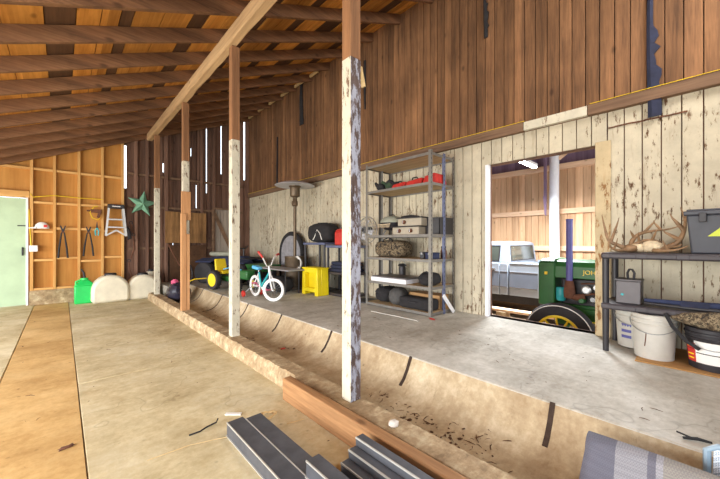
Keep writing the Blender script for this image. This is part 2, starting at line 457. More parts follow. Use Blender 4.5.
# roof
m = MB()
x = -2.7; spec_dark = [(-.11, .09), (.40, .50), (1.0, 1.16), (1.62, 1.82), (2.22, 2.36), (2.7, 3.0), (3.4, 3.6)]
edges = sorted(set([-2.7, -2.4, -2.1, -1.8, -1.5, -1.2, -.9, -.6, -.36] + [v for p in spec_dark for v in p] + [.26, .74, 1.36, 2.03, 2.53, 3.2, 3.82, 4.12]))
for a, b in zip(edges, edges[1:]):
    dark = any(abs(a - p[0]) < 1e-6 for p in spec_dark)
    m.mi = 1 if dark else 0
    za, zb = zr(a) + RD + .006 * dark, zr(b) + RD + .006 * dark
    m.hexa([(a + .003, Y0 - .3, za), (b - .003, Y0 - .3, zb), (b - .003, YB + .3, zb), (a + .003, YB + .3, za)],
           [(a + .003, Y0 - .3, za + .02), (b - .003, Y0 - .3, zb + .02), (b - .003, YB + .3, zb + .02), (a + .003, YB + .3, za + .02)])
m.mi = 1
a, b = -2.75, 4.14
m.hexa([(a, Y0 - .35, zr(a) + RD + .028), (b, Y0 - .35, zr(b) + RD + .028), (b, YB + .35, zr(b) + RD + .028), (a, YB + .35, zr(a) + RD + .028)],
       [(a, Y0 - .35, zr(a) + RD + .07), (b, Y0 - .35, zr(b) + RD + .07), (b, YB + .35, zr(b) + RD + .07), (a, YB + .35, zr(a) + RD + .07)])
struct('ceiling', m, ['sheath', 'sheath_dark'], smooth=False)
ORD = ['first', 'second', 'third', 'fourth', 'fifth', 'sixth', 'seventh', 'eighth', 'ninth', 'tenth', 'eleventh', 'twelfth', 'thirteenth', 'fourteenth', 'fifteenth', 'sixteenth', 'seventeenth']
raf = None
for k in range(16):
    y = 8.78 - .61 * k
    if raf is None:
        m = MB()
        xs = [-2.65 + .3 * i for i in range(23)]
        for a, b in zip([-2.65, 1.5], [1.5, 3.94]):
            m.hexa([(a, -.025, zr(a)), (b, -.025, zr(b)), (b, .025, zr(b)), (a, .025, zr(a))],
                   [(a, -.025, zr(a) + RD), (b, -.025, zr(b) + RD), (b, .025, zr(b) + RD), (a, .025, zr(a) + RD)])
        o = raf = m.build('roof_rafter', 'rafter', smooth=False, bevel=.004)
    else:
        o = raf.copy(); COL.objects.link(o)
    o.location = (0, y, 0)
    w = 'directly in front of the back wall' if k == 0 else 'the %s one counted in from the back wall' % ORD[k]
    tag(o, 'brown wooden roof rafter, ' + w, 'rafter', 'exposed roof rafters')

# carrying beam, lumpy and hand hewn
m = MB(); random.seed(5); ring = []
for i in range(41):
    y = Y0 + (8.25 - Y0) * i / 40; j = lambda: random.uniform(-.008, .008)
    ring.append([m._v(p) for p in ((1.365 + j(), y, 3.425 + j()), (1.445 + j(), y, 3.425 + j()), (1.46 + j(), y, 3.45 + j()), (1.46, y, 3.575), (1.35, y, 3.575), (1.35 + j(), y, 3.45 + j()))])
for A, B in zip(ring, ring[1:]):
    for k in range(6): m.face((A[k], A[(k + 1) % 6], B[(k + 1) % 6], B[k]))
m.face(ring[0]); m.face(ring[-1][::-1])
tag(m.build('roof_beam', 'beam', bevel=.006), 'long pale rough hewn beam carried by the posts under the rafters', 'beam')

# four posts
def post(Y, label, zp=2.42, worn_shaded=False):
    t = thing('barn_post', label, 'post', (1.44, Y, .142), 0, 'posts under the long beam')
    h = .046
    m = MB(); m.box((-h, -h, 0), (h, h, zp - .142)); o = m.build('painted_section', ['post_paint', 'post_worn_shaded'], t, bevel=.005)
    if worn_shaded:
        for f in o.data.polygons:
            if f.normal.y < -.9: f.material_index = 1  # side turned from the light takes the shaded paint
    m = MB(); m.box((-h + .001, -h + .001, zp - .142), (h - .001, h - .001, 3.425 - .142)); m.build('bare_section', 'post_wood', t, bevel=.005)
    return t
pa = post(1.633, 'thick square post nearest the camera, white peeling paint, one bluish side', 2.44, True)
post(3.65, 'square post with flaking cream paint left of the small white bicycle', 2.37)
pc = post(5.63, 'square post patched with fresh orange lumber boards along its lower half', 2.5)
post(7.72, 'far white painted post beside the green tin star, black bag at its foot', 2.33)
m = MB(); m.box((-.075, -.07, 1.42), (.06, -.047, 1.87)); m.build('patch_block', 'post_new', pc, bevel=.003)
m = MB(); m.box((-.085, -.10, 0), (-.01, -.048, 1.52)); m.build('patch_board', 'post_new', pc, bevel=.004)
m = MB(); m.box((-.008, -.095, 0), (.04, -.048, 1.2)); m.build('patch_board', 'post_new', pc, bevel=.004)
# nailed remains on the near post
m = MB(); m.bar((1.492, 1.60, 2.40), (1.50, 1.575, 2.26), .012, .028); tag(m.build('wood_splint', 'pole_wood'), 'short pale wood splint nailed high on the nearest post', 'wood strip')
m = MB(); m.prism([(0, 0), (.05, .005), (.055, -.4), (.03, -.86), (.012, -.86), (.0, -.4)], 'yz', 0, .012)
tag(m.build('black_strap', 'black_fab', loc=(WX - .045, 4.05, 4.42)), 'thin black strap hanging on brown planks, right behind the nearest post', 'strap')

# plank wall with the opening
OY0, OY1, OZ = .74, 1.88, 2.19
m = MB()
m.box((3.975, Y0, -.6), (4.1, OY0, 4.86)); m.box((3.975, OY1, -.6), (4.1, YB, 4.86)); m.box((3.975, OY0, OZ), (4.1, OY1, 4.86)); m.box((3.975, OY0, -.6), (4.1, OY1, ZU))
wr = struct('wall_right', m, 'old_dark', smooth=False)
m = MB(); random.seed(11); bw = .13
k = math.floor(Y0 / bw)
while k * bw < YB:
    a, b = k * bw + .004, (k + 1) * bw - .004
    segs = [(a, b)]
    if b > OY0 and a < OY1:
        segs = []
        if a < OY0 - .01: segs.append((a, OY0))
        if b > OY1 + .01: segs.append((OY1, b))
        m.box((WX + random.uniform(0, .003), a, OZ), (3.976, b, 2.52))
    for (p, q) in segs: m.box((WX + random.uniform(0, .004), p, ZU), (3.976, q, 2.52))
    k += 1
m.build('painted_boards', 'plank_paint', wr, smooth=False, bevel=.003)
m = MB(); bw = .118; k = math.floor(Y0 / bw)
while k * bw < YB:
    a, b = k * bw + .0035, (k + 1) * bw - .0035
    m.box((WX - .028 + random.uniform(0, .005), a, 2.56), (3.974, b, zr(WX) + RD - .01)); k += 1
m.build('brown_boards', 'plank_brown', wr, smooth=False, bevel=.003)
m = MB(); m.box((WX - .065, 1.42, 2.49), (WX + .004, YB - .02, 2.595)); m.box((WX - .065, Y0, 2.49), (WX + .004, .80, 2.595)); m.box((WX - .012, .80, 2.49), (WX + .004, 1.42, 2.595))
struct('trim_1', m, 'ledger', bevel=.004)
m = MB(); m.box((WX - .06, .805, 2.495), (WX - .012, 1.415, 2.592)); struct('trim_2', m, 'post_paint', bevel=.004)
m = MB(); m.tube([(WX - .07, 1.4, 2.598), (WX - .07, YB - .05, 2.598)], .0035, 6); m.tube([(WX - .07, Y0, 2.598), (WX - .07, .78, 2.598)], .0035, 6); struct('trim_3', m, 'yellow_cord')
# thin lower batten right of the opening
m = MB()
for k in range(12): m.cbox((WX - .004, .12 + k * .045 + random.uniform(-.004, .004), 2.335 + random.uniform(-.004, .004)), (.012, .05, .012))
struct('trim_4', m, 'rust')
d1 = MB(); d1.box((WX - .02, OY1 - .028, ZU), (4.0, OY1 + .012, OZ)); dj = struct('door_1', d1, 'white_jamb', bevel=.004)
m = MB(); m.box((WX - .022, OY0 - .12, ZU), (4.11, OY0 + .005, OZ + .02)); m.build('jamb_board', 'jamb_wood', dj, bevel=.005)
m = MB(); m.box((WX - .03, .9, ZU + .9), (WX - .006, .97, ZU + .9)) if False else None
# long pale pole lying along the top of the plank wall
p0 = at_x(247, 119, WX - .09); p1 = at_x(318, 71, WX - .09)
m = MB(); m.bar(p0, p1, .035, .05); tag(m.build('long_pole', 'pole_wood'), 'long pale wooden pole fixed high along the brown plank wall', 'pole')
# hanging strips on the brown planks
def strip(name, label, px, ytop, ybot, w, mat, ragged=0, off=.05):
    a = at_x(px, ytop, WX - off); b = at_x(px, ybot, WX - off); L = a.z - b.z
    random.seed(int(px)); m = MB(); n = 26; pts = []
    for i in range(n + 1):
        t = i / n; ww = w * (.75 + .35 * t) ; rg = random.uniform(0, ragged) if t > .35 else 0
        pts.append((sin(t * 4) * .008, -L * t, ww * .5, ww * .5 + rg))
    ring = []
    for (s_, z, wl, wr_) in pts:
        ring.append([m._v(p) for p in ((0, s_ + wl, z), (-.012, s_, z), (0, s_ - wr_, z), (.01, s_ - wr_, z), (.01, s_ + wl, z))])
    for A, B in zip(ring, ring[1:]):
        for k in range(5): m.face((A[k], A[(k + 1) % 5], B[(k + 1) % 5], B[k]))
    m.face(ring[0]); m.face(ring[-1][::-1])
    tag(m.build(name, mat, loc=a, smooth=False), label, 'strip')
strip('hanging_strap', 'long ragged dark blue strap hanging above the antler shelf', 651, -30, 117, .05, 'cloth_blue', .05)
strip('hanging_strap', 'short torn black scrap hanging at the top of the brown planks', 485, -20, 38, .035, 'black_fab', .035)
strip('hanging_strap', 'black strap hanging on the brown planks under the long pale pole', 301, 84, 125, .13, 'black_fab', .02)
a = at_x(278, 137, WX - .05); 
m = MB(); m.bar(at_x(277.5, 137, WX - .04), at_x(277, 186, WX - .04), .03, .02); tag(m.build('hanging_rod', 'dark_metal'), 'thin dark rod hanging on the planks above the patio heater', 'rod')

# back wall: plywood bays on the left, old boards with gaps on the right
XD0, XD1 = -1.42, XB(27.5)
xs = XB(124); x_end = WX
m = MB()
def ztop(x): return zr(x) + RD - .004
def wallpiece(m, a, b, z0, y0, y1, z1=None):
    za, zb = (ztop(a), ztop(b)) if z1 is None else (z1, z1)
    m.hexa([(a, y0, z0), (b, y0, z0), (b, y1, z0), (a, y1, z0)], [(a, y0, za), (b, y0, zb), (b, y1, zb), (a, y1, za)])
wallpiece(m, -2.6, XD0, 0, YB, YB + .03); wallpiece(m, XD0, XD1, 2.07, YB, YB + .03); wallpiece(m, XD1, XB(123.6), 0, YB, YB + .03)
wb = struct('wall_back', m, 'ply_orange', smooth=False)
ys0 = YB - .09
studs = [XB(p, ys0) for p in (31.5, 54.5, 79, 102.5)] + [xs - .03, XD0 - .03, -2.0, -2.5]
for x in studs:
    q = MB(); wallpiece(q, x - .022, x + .022, 0 if x < XD1 - .2 else .28, ys0, YB - .001); q.build('stud', 'stud', wb, smooth=False, bevel=.003)
sl = sorted([s for s in studs if s > XD1 - .1])
random.seed(2)
for i, z in enumerate((2.64, 2.03, 1.46, .865, .30)):
    for j, (a, b) in enumerate(zip(sl, sl[1:])):
        dz = random.choice((-.04, 0, .03)) if 0 < i < 4 else 0
        q = MB(); q.box((a + .022, ys0 + .012, z - .022 + dz), (b - .022, YB - .001, z + .022 + dz)); q.build('nailer', 'stud_h', wb, smooth=False, bevel=.003)
q = MB(); q.box((-2.6, ys0 + .01, 2.62), (sl[0] - .022, YB - .001, 2.66)); q.build('nailer', 'stud_h', wb)
q = MB(); q.box((XD0 - .1, ys0, 2.07), (XD1 + .03, YB + .03, 2.19)); q.build('door_header', 'stud_h', wb)
m = MB(); m.box((XD1 + .03, YB - .14, 0), (xs, YB + .03, .28)); struct('wall_back_footing', m, 'curb', bevel=.01)
# door
m = MB(); m.box((XD0 + .03, YB - .035, .015), (XD1 - .02, YB + .01, 2.055)); dr = struct('door_2', m, 'green_door', bevel=.004)
q = MB(); q.box((XD1 - .075, YB - .05, .96), (XD1 - .05, YB - .034, 1.12)); q.tube([(XD1 - .062, YB - .04, 1.1), (XD1 - .062, YB - .085, 1.09), (XD1 - .062, YB - .085, .98), (XD1 - .062, YB - .04, .97)], .008, 8); q.build('door_handle', 'dark_metal', dr)
q = MB(); q.box((XD1 - .13, YB - .045, 1.52), (XD1 - .022, YB - .034, 1.54)); q.build('door_bolt', 'dark_metal', dr)
q = MB(); q.box((XD1 - .02, YB - .05, 0), (XD1 + .012, YB + .02, 2.07)); q.build('door_jamb', 'white_jamb', dr, bevel=.003)
# old dark boards, real gaps to the sky
slits = [(196.4, 185, 208, .9), (206.6, 128, 193, 1.0), (221.3, 124, 174, 1.1), (163.3, 163, 172, 1.3), (148.5, 168, 176, .7), (183.5, 205, 214, .8), (191, 148, 156, .8), (231, 196, 205, .7), (136.5, 243, 260, .8), (200, 252, 268, 1), (173, 238, 246, .7), (155, 236, 262, .9)]
gx = sorted(slits, key=lambda s: s[0]); m = MB(); bt = MB(); random.seed(21)
cuts = []
for (px, ya, yb, w) in gx:
    xa, xb2 = XB(px - w / 2), XB(px + w / 2); cuts.append((xa, xb2, at_y(px, yb, YB).z, at_y(px, ya, YB).z))
xl, xr_ = XB(126.6), XB(243.2)
cur = xl; bounds = []
for c in cuts + [(xr_, xr_, 0, 0)]:
    w = c[0] - cur; n = max(1, round(w / .15))
    for i in range(n): bounds.append((cur + w * i / n, cur + w * (i + 1) / n))
    cur = c[1]
for (a, b) in bounds: wallpiece(m, a + .0008, b - .0008, 0, YB + random.uniform(0, .006), YB + .028)
for a, b in bounds:                                     # hair seams shut by a strip outside
    if not any(abs(b - c[0]) < 1e-4 for c in cuts): wallpiece(bt, b - .02, b + .02, 0, YB + .029, YB + .04)
for (a, b, z0, z1) in cuts:
    bt.box((a - .03, YB + .029, 0), (b + .03, YB + .04, z0)); wallpiece(bt, a - .03, b + .03, z1, YB + .029, YB + .04)
# the two bright slots at either end of the old boards
for (pa_, pb_, ya, yb) in ((123.2, 127.0, 145, 188), (243.6, 245.8, 119, 180)):
    a, b = XB(pa_), XB(pb_) if pa_ < 200 else WX + .03
    px = (pa_ + pb_) / 2
    wallpiece(bt, a - .05, b + .05, at_y(px, ya, YB).z, YB + .029, YB + .045); bt.box((a - .05, YB + .029, 0), (b + .05, YB + .045, at_y(px, yb, YB).z))
wallpiece(m, XB(245.3), WX + .02, 0, YB, YB + .028)
m.build('old_boards', 'old_dark', wb, smooth=False); bt.build('seam_strips', 'old_dark', wb, smooth=False)
for px in (136, 147, 166.5, 184, 202, 214):
    x = XB(px, ys0); q = MB(); wallpiece(q, x - .03, x + .03, 0, ys0 - .02, YB - .001); q.build('old_stud', 'old_dark', wb, smooth=False, bevel=.004)
for z, h, pa_, pb_ in ((2.02, .05, 128, 243), (1.05, .05, 128, 243), (2.75, .05, 128, 243)):
    q = MB(); q.box((XB(pa_, ys0), ys0 + .02, z), (XB(pb_, ys0), YB - .001, z + h)); q.build('girt', 'ledger', wb, smooth=False)
# corner stud against the plank wall
# grey boarded window
x0, x1 = XB(214, 8.8), XB(233, 8.8)
m = MB(); zt, zb_ = at_y(222, 210, 8.8).z, at_y(222, 262, 8.8).z
n = 6
for i in range(n):
    a = x0 + (x1 - x0) * i / n; m.box((a + .003, 8.80, zb_), (a + (x1 - x0) / n - .003, 8.82, zt))
w1 = struct('window_1', m, wood('grey weathered boards', S(120, 108, 98), S(176, 164, 150), 'z', None, scale=8), smooth=False)
q = MB(); q.box((x0 - .03, 8.76, zt), (x1 + .03, 8.83, zt + .05)); q.box((x0 - .03, 8.76, zb_ - .05), (x1 + .03, 8.83, zb_)); q.box((x0 - .05, 8.76, zb_), (x0, 8.83, zt)); q.box((x1, 8.76, zb_), (x1 + .05, 8.83, zt)); q.build('window_frame', 'ledger', w1)
q = MB(); q.bar((x0, 8.785, zt - .1), (x1, 8.785, zb_ + .2), .02, .09); q.build('window_brace', 'ledger', w1)
x0, x1 = XB(165, 8.78), XB(206, 8.78)
m = MB(); m.box((0, 0, 0), (x1 - x0, .015, .76)); tag(m.build('particle_board_sheet', 'osb', loc=(x0, 8.765, at_y(185, 243, 8.78).z)), 'brown particle board sheet nailed to the dark back wall', 'board')
m = MB(); m.box((0, 0, 0), (x1 - x0 - .1, .02, .88)); tag(m.build('dark_board_sheet', 'sheath_dark', loc=(x0 + .1, 8.765, ZU)), 'dark wooden panel on the back wall below the particle board', 'board')

# ------------------------------------------------------------------ the room beyond the opening
m = MB(); m.box((4.1, -4, -.75), (10.6, YB, -.55)); struct('floor_shed', m, 'dirt')
m = MB(); random.seed(9)
k = math.floor(-4 / .185)
while k * .185 < YB:
    m.box((10.3 + random.uniform(0, .01), k * .185 + .004, -.55), (10.34, (k + 1) * .185 - .004, 3.3)); k += 1
ws = struct('wall_shed', m, 'tan_boards', smooth=False, bevel=.003)
q = MB(); q.box((10.345, -4, -.55), (10.45, YB, 4.3)); q.build('backing', 'tan_rail', ws)
for z in (2.02, .98): 
    q = MB(); q.box((10.22, -4, z), (10.3, YB, z + .14)); q.build('rail', 'tan_rail', ws)
q = MB(); q.box((10.31, -4, 3.3), (10.344, YB, 4.3)); q.build('upper_boards', 'shed_up', ws)
q = MB(); q.box((10.2, -4, 3.27), (10.31, YB, 3.42)); q.build('wall_plate', 'tan_rail', ws)
m = MB(); m.box((4.1, YB - .1, -.55), (10.4, YB, 4.3)); struct('wall_shed_back', m, 'tan_boards')
m = MB(); m.hexa([(4.1, -4, 3.75), (10.4, -4, 4.15), (10.4, YB, 4.15), (4.1, YB, 3.75)], [(4.1, -4, 3.85), (10.4, -4, 4.25), (10.4, YB, 4.25), (4.1, YB, 3.85)])
cs = struct('ceiling_shed', m, 'shed_roof')
pw = at_x(554.5, 200, 9.95)
t = thing('shed_pole', 'white round pole behind the green tractor in the far room', 'pole', (9.95, pw.y, -.55))
m = MB(); m.tube([(0, 0, 0), (.01, 0, 1.5), (0, .01, 3), (0, 0, 4.66)], [.13, .125, .12, .115], 16); m.build('pole_shaft', 'post_paint' if False else 'white_jamb', t)
m = MB(); m.bar((0, -.1, 4.05), (.15, -.75, 4.62), .05, .09); m.build('knee_brace', 'tan_rail', t)
m = MB(); m.box((-.04, 0, 0), (.0, .07, 1.15)); m.prism([(0, 0), (.09, 0), (.05, -.5), (.01, -.55)], 'yz', -.03, 0)
o = m.build('hanging_cloth', 'shed_up', loc=(9.85, pw.y + .16, 2.5)); tag(o, 'greyish cloth strip hanging beside the white round pole', 'cloth')
# strip lamp
t = thing('strip_light', 'bright white tube lamp under the ceiling of the far room', 'lamp', (7.45, 2.68, 2.94))
m = MB(); m.box((-.62, -.06, .03), (.62, .06, .10)); m.build('lamp_housing', 'white_jamb', t, bevel=.01)
em = bpy.data.materials.new('lit tube'); em.use_nodes = True; eb = em.node_tree.nodes['Principled BSDF']
eb.inputs['Emission Color'].default_value = (.86, .93, 1, 1); eb.inputs['Emission Strength'].default_value = 60
for s_ in (-.03, .03):
    m = MB(); m.tube([(-.6, s_, .015), (.6, s_, .015)], .014, 10); m.build('tube', em, t)
for x in (-.5, .5):
    m = MB(); m.tube([(x, 0, .1), (x, 0, .97)], .006, 6); m.build('hanging_chain', 'dark_metal', t)

# unseen partial wall, added behind the camera to cut light on near faces
m = MB(); m.box((1.25, Y0 - .1, -.1), (4.1, Y0, 4.9)); struct('wall_light_block', m, 'old_dark', smooth=False)
# ground outside
m = MB()
m.box((-60, -60, -.4), (4.1, 60, -.095)); m.box((4.1, -60, -.9), (60, 60, -.56)); struct('ground', m, 'outside')
# ------------------------------------------------------------------ things
def W(mb, name, mat, parent, **k):
    """geometry given in world coordinates, parented to an unrotated Empty"""
    L = Vector(parent.location)
    p = parent.parent
    while p: L += Vector(p.location); p = p.parent
    bmesh.ops.translate(mb.bm, verts=mb.bm.verts[:], vec=-L)
    return mb.build(name, mat, parent, **k)

# floor lumber and litter
m = MB(); m.box((1.236, Y0, 0), (1.308, 2.2, .166))
tag(m.build('lumber_plank', 'lumber', bevel=.008), 'long pale orange lumber plank set on edge along the trough kerb', 'lumber')
random.seed(31); m = MB()
def chip(m, x, y, z, s):
    if random.random() < .5:
        a = random.uniform(0, pi); l = s * random.uniform(.6, 2.2); b_ = a + random.uniform(-.6, .6); mid = Vector((x, y, z + .004 + random.uniform(0, .006)))
        m.tube([mid - Vector((cos(a) * l, sin(a) * l, .003)), mid, mid + Vector((cos(b_) * l, sin(b_) * l, -.002))], [s * .08, s * .16, s * .07], 4)
    else: m.ell((x, y, z + s * .15), (s * random.uniform(.4, .9), s * random.uniform(.25, .6), s * .16), rot=(random.uniform(-.3, .3), random.uniform(-.3, .3), random.uniform(0, 3)), seg=6, rings=4, noise=.3)
clumps = [(random.gauss(1.72, .08), random.gauss(1.15, .45)) for _ in range(16)] + [(random.uniform(1.62, 1.85), random.uniform(2.4, 6)) for _ in range(9)]
for i in range(330):
    cx_, cy_ = random.choice(clumps); x = random.gauss(cx_, .05); y = random.gauss(cy_, .09)
    if not 1.58 < x < 1.92: continue
    z = .023 if x < 1.82 else .025 + (x - 1.82) * .25
    chip(m, x, y, z, random.choice((.006, .009, .013, .02)))
tag(m.build('leaf_litter', 'straw', smooth=False), 'dry brown leaf and straw litter in the bottom of the trough', 'litter', kind='stuff')
random.seed(77); m = MB()
for i in range(130):
    x = random.uniform(-2.0, 1.2); y = random.uniform(.8, 8.2)
    chip(m, x, y, .001, random.choice((.005, .007, .01, .016)))
tag(m.build('floor_crumbs', 'straw', smooth=False), 'dark crumbs and chaff scattered over the left concrete floor', 'litter', kind='stuff')
random.seed(78); m = MB()
for i in range(70):
    x = random.uniform(2.2, 3.3); y = random.uniform(.1, 6)
    chip(m, x, y, ZU, random.choice((.004, .006, .009, .014)))
tag(m.build('floor_crumbs', 'straw', smooth=False), 'dark crumbs scattered over the raised grey floor beside the trough', 'litter', kind='stuff')
m = MB(); m.ell((0, 0, 0), (.035, .028, .02), seg=10, rings=6, noise=.12); tag(m.build('white_stone', 'stone', loc=(1.40, 1.22, .158)), 'small white stone lying on the kerb right of the lumber', 'stone')
def floor_pt(px, py, z): 
    d = ray(px, py); t = (z - EYE) / d.z; return Vector((d.x * t, d.y * t, z))
p = floor_pt(283, 349, .03); m = MB(); m.ell((0, 0, .006), (.03, .02, .006), seg=10, rings=5, noise=.1); tag(m.build('red_scrap', 'red', loc=p), 'small red plastic scrap lying in the trough', 'scrap')
p = floor_pt(432, 319.5, ZU); m = MB(); m.ell((0, 0, .008), (.06, .02, .008), rot=(0, 0, 1.2), seg=10, rings=5, noise=.1); tag(m.build('red_scrap', 'red', loc=p), 'red scrap on the floor in front of the tall metal shelving', 'scrap')
p = floor_pt(66, 448, .002); m = MB(); m.ell((0, 0, .004), (.035, .02, .005), seg=9, rings=5, noise=.25); m.bar((-.03, -.02, .004), (.03, .02, .006), .008, .004); tag(m.build('dry_leaf', 'rust', loc=p), 'curled dark dry leaf on the ochre strip of floor', 'leaf')
p = floor_pt(210, 427, .002); m = MB(); m.tube([(-.13, -.02, .008), (-.07, -.03, .012), (-.02, .0, .008), (.04, .0, .016), (.06, .03, .02)], .005, 6); tag(m.build('dark_twig', 'ink', loc=p), 'thin bent dark twig left of the steel channels', 'twig')
p = floor_pt(234, 414.5, .002); m = MB(); m.box((-.06, -.012, 0), (.05, .012, .008)); tag(m.build('white_stick', 'paper', loc=p, rot=(0, 0, -.75)), 'short white stick at the far end of the steel channels', 'stick')
p = floor_pt(268, 417, .002); m = MB()
m.tube([(.05 * cos(a * .9) + .012 * sin(3 * a), .045 * sin(a * .9) + .01 * cos(2 * a), .012 + .004 * (a % 2)) for a in [i * .4 for i in range(34)]], .005, 6)
tag(m.build('twine_coil', 'pole_wood', loc=p), 'small loose coil of tan twine beside the steel channels', 'twine')
for i, (px, py, lab) in enumerate(((190, 447, 'long thin pale straw lying on the concrete left of the steel channels'), (296, 423, 'short pale straw on the floor between twine and lumber plank'))):
    p = floor_pt(px, py, .002); L = (.2, .06)[i]
    m = MB(); m.tube([(-L, -.06 * (1 - i), .006), (0, 0, .012), (L, .02, .006)], .0022, 5); tag(m.build('straw_stalk', 'pole_wood', loc=p, rot=(0, 0, -.4)), lab, 'straw')

# steel channels on the floor
def channel(x0, x1, y0, y1, z0, z1, label):
    t = thing('steel_channel', label, 'steel channel', ((x0 + x1) / 2, y1, z0), 0, 'steel channels on the floor')
    w = x1 - x0; L = y1 - y0; h = z1 - z0; q = .004
    m = MB(); m.prism([(-w / 2, 0), (-w / 2 + q, 0), (-w / 2 + q, h - q), (w / 2 - q, h - q), (w / 2 - q, 0), (w / 2, 0), (w / 2, h), (-w / 2, h)], 'xz', -L, 0)
    m.build('channel_web', 'channel', t, bevel=.003)
    m = MB(); m.box((-w / 2 - .002, -L, h - .007), (-w / 2 + .004, 0, h + .0015)); m.build('bare_edge', 'channel_lip', t)
    m = MB(); m.box((-w / 2 - .006, -L, 0), (-w / 2, 0, .006)); m.build('bare_edge', 'channel_lip', t)
channel(.750, .851, .2, 2.02, .001, .085, 'leftmost dark steel channel on the floor, longest with a bare edge')
channel(.853, .955, .2, 1.985, .001, .085, 'second long dark steel channel, right beside the leftmost one')
channel(.850, .925, .1, 1.29, .086, .165, 'short dark steel channel lying on top of the two long ones')
for i, (x0, z1) in enumerate(((.968, .06), (1.022, .10), (1.076, .14), (1.13, .18))):
    channel(x0, x0 + .05, -.2, 1.235 + .004 * i, .001, z1, ['lowest narrow steel channel, leftmost of the stepped bundle beside the lumber plank', 'second narrow steel channel from the left in the stepped bundle', 'third narrow steel channel from the left in the stepped bundle', 'tallest narrow steel channel of the stepped bundle, next to the lumber plank'][i])

# grey striped rug folded over in the trough
m = MB(); sec = []
cx, R = 1.83, .045
for i in range(9): sec.append((1.70 + i * .0105, .05 + .22 * i / 9 + .0))
for i in range(9):
    a = pi - pi * i / 8; sec.append((cx + R * cos(a), .262 + R * .8 * sin(a)))
for i in range(1, 8): sec.append((cx + R + .01 * i, .262 - .19 * i / 8))
ya, yb, n = -.75, .375, 40; out = []
for k in range(n + 1):
    y = ya + (yb - ya) * k / n; row = []
    for i, (x, z) in enumerate(sec):
        row.append(m._v((x + .006 * sin(y * 9 + i * .3), y + (.02 * (1 - i / 8) if i < 8 else 0) * (k == n), z + .006 * sin(y * 7 + 1) - .0 * y)))
    out.append(row)
for A, B in zip(out, out[1:]):
    for i in range(len(sec) - 1): m.face((A[i], A[i + 1], B[i + 1], B[i]))
o = m.build('striped_rug', 'rug'); sm = o.modifiers.new('thick', 'SOLIDIFY'); sm.thickness = .012; sm.offset = 0
tag(o, 'grey striped woven rug folded over in the trough, front right corner', 'rug')
t = thing('folded_mesh_chair', 'pale blue grey woven mesh panel at the right end of the rug', 'folding seat', (2.0, -.10, .10))
m = MB(); m.tube([(0, .09, 0), (0, .09, .225), (0, .06, .25), (.02, -.3, .255)], .013, 8); m.build('frame_tube', 'frame_blue', t)
m = MB(); m.hexa([(-.012, -.4, .0), (.012, -.4, .0), (.012, .08, .0), (-.012, .08, .0)], [(-.008, -.4, .245), (.016, -.4, .245), (.016, .07, .24), (-.008, .07, .24)]); m.build('woven_panel', 'mesh_weave', t)
p0 = floor_pt(683, 437.5, ZU + .008); p1 = floor_pt(712, 443, ZU + .008)
m = MB(); m.tube([(0, 0, 0), (p1 - p0) * .5 + Vector((0, 0, .006)), p1 - p0], [.006, .008, .005], 7); m.tube([(p1 - p0) * .5, (p1 - p0) * .5 + Vector((-.0, .07, .012))], .004, 6)
tag(m.build('black_stick', 'ink', loc=p0), 'black forked stick lying on the grey floor edge above the rug', 'stick')

# ---------------------------------------------------------------- tall metal shelving
SX0, SX1, SY0, SY1 = 3.37, 3.93, 2.32, 3.49
t = thing('metal_shelving', 'tall grey blue metal shelving with wooden shelves against the painted planks', 'shelving', (3.65, 2.9, ZU))
for y in (SY0, SY1):
    for i, x in enumerate((SX0, 3.70, SX1 - .004)):
        q = MB(); s_ = 1 if y == SY0 else -1; w_ = .05 if i == 1 else .038
        if i == 0: pr = [(x, y), (x + w_, y), (x + w_, y + s_ * .003), (x + .003, y + s_ * .003), (x + .003, y + s_ * w_), (x, y + s_ * w_)]
        else: pr = [(x, y), (x - w_, y), (x - w_, y + s_ * .003), (x - .003, y + s_ * .003), (x - .003, y + s_ * w_), (x, y + s_ * w_)]
        q.prism(pr, 'xy', ZU, 2.375)
        q.mi = 1
        for k in range(34): q.box((x + (.006 if i == 0 else -.030), y - s_ * .0006, ZU + .06 + k * .06), (x + (.014 if i == 0 else -.022), y + s_ * .0005, ZU + .085 + k * .06))
        post_o = W(q, 'upright', ['steel_blue' if (i == 1 and y == SY0) else 'steel_post', 'ink'], t)
        if i == 1 and y == SY0: post_o['label'] = 'blue upright'
TIER = {'bottom': .315, 'fifth': .64, 'fourth': .99, 'third': 1.313, 'second': 1.97, 'top': 2.345}
for z in TIER.values():
    q = MB(); q.box((SX0 + .005, SY0 + .005, z - .014), (SX1 - .01, SY1 - .005, z)); b_ = W(q, 'shelf', 'particle', t)
    q = MB(); q.box((SX0 + .001, SY0 + .004, z - .034), (SX0 + .005, SY1 - .004, z + .001)); q.box((SX1 - .01, SY0 + .004, z - .034), (SX1 - .006, SY1 - .004, z + .001))
    W(q, 'shelf_edge', 'steel_post', t)
    q = MB(); q.box((SX0 + .004, SY0 + .001, z - .034), (SX1 - .008, SY0 + .005, z + .001)); W(q, 'end_brace', 'steel_post', t)
    q = MB(); q.box((SX0 + .004, SY1 - .005, z - .034), (SX1 - .008, SY1 - .001, z + .001)); W(q, 'end_brace', 'steel_post', t)
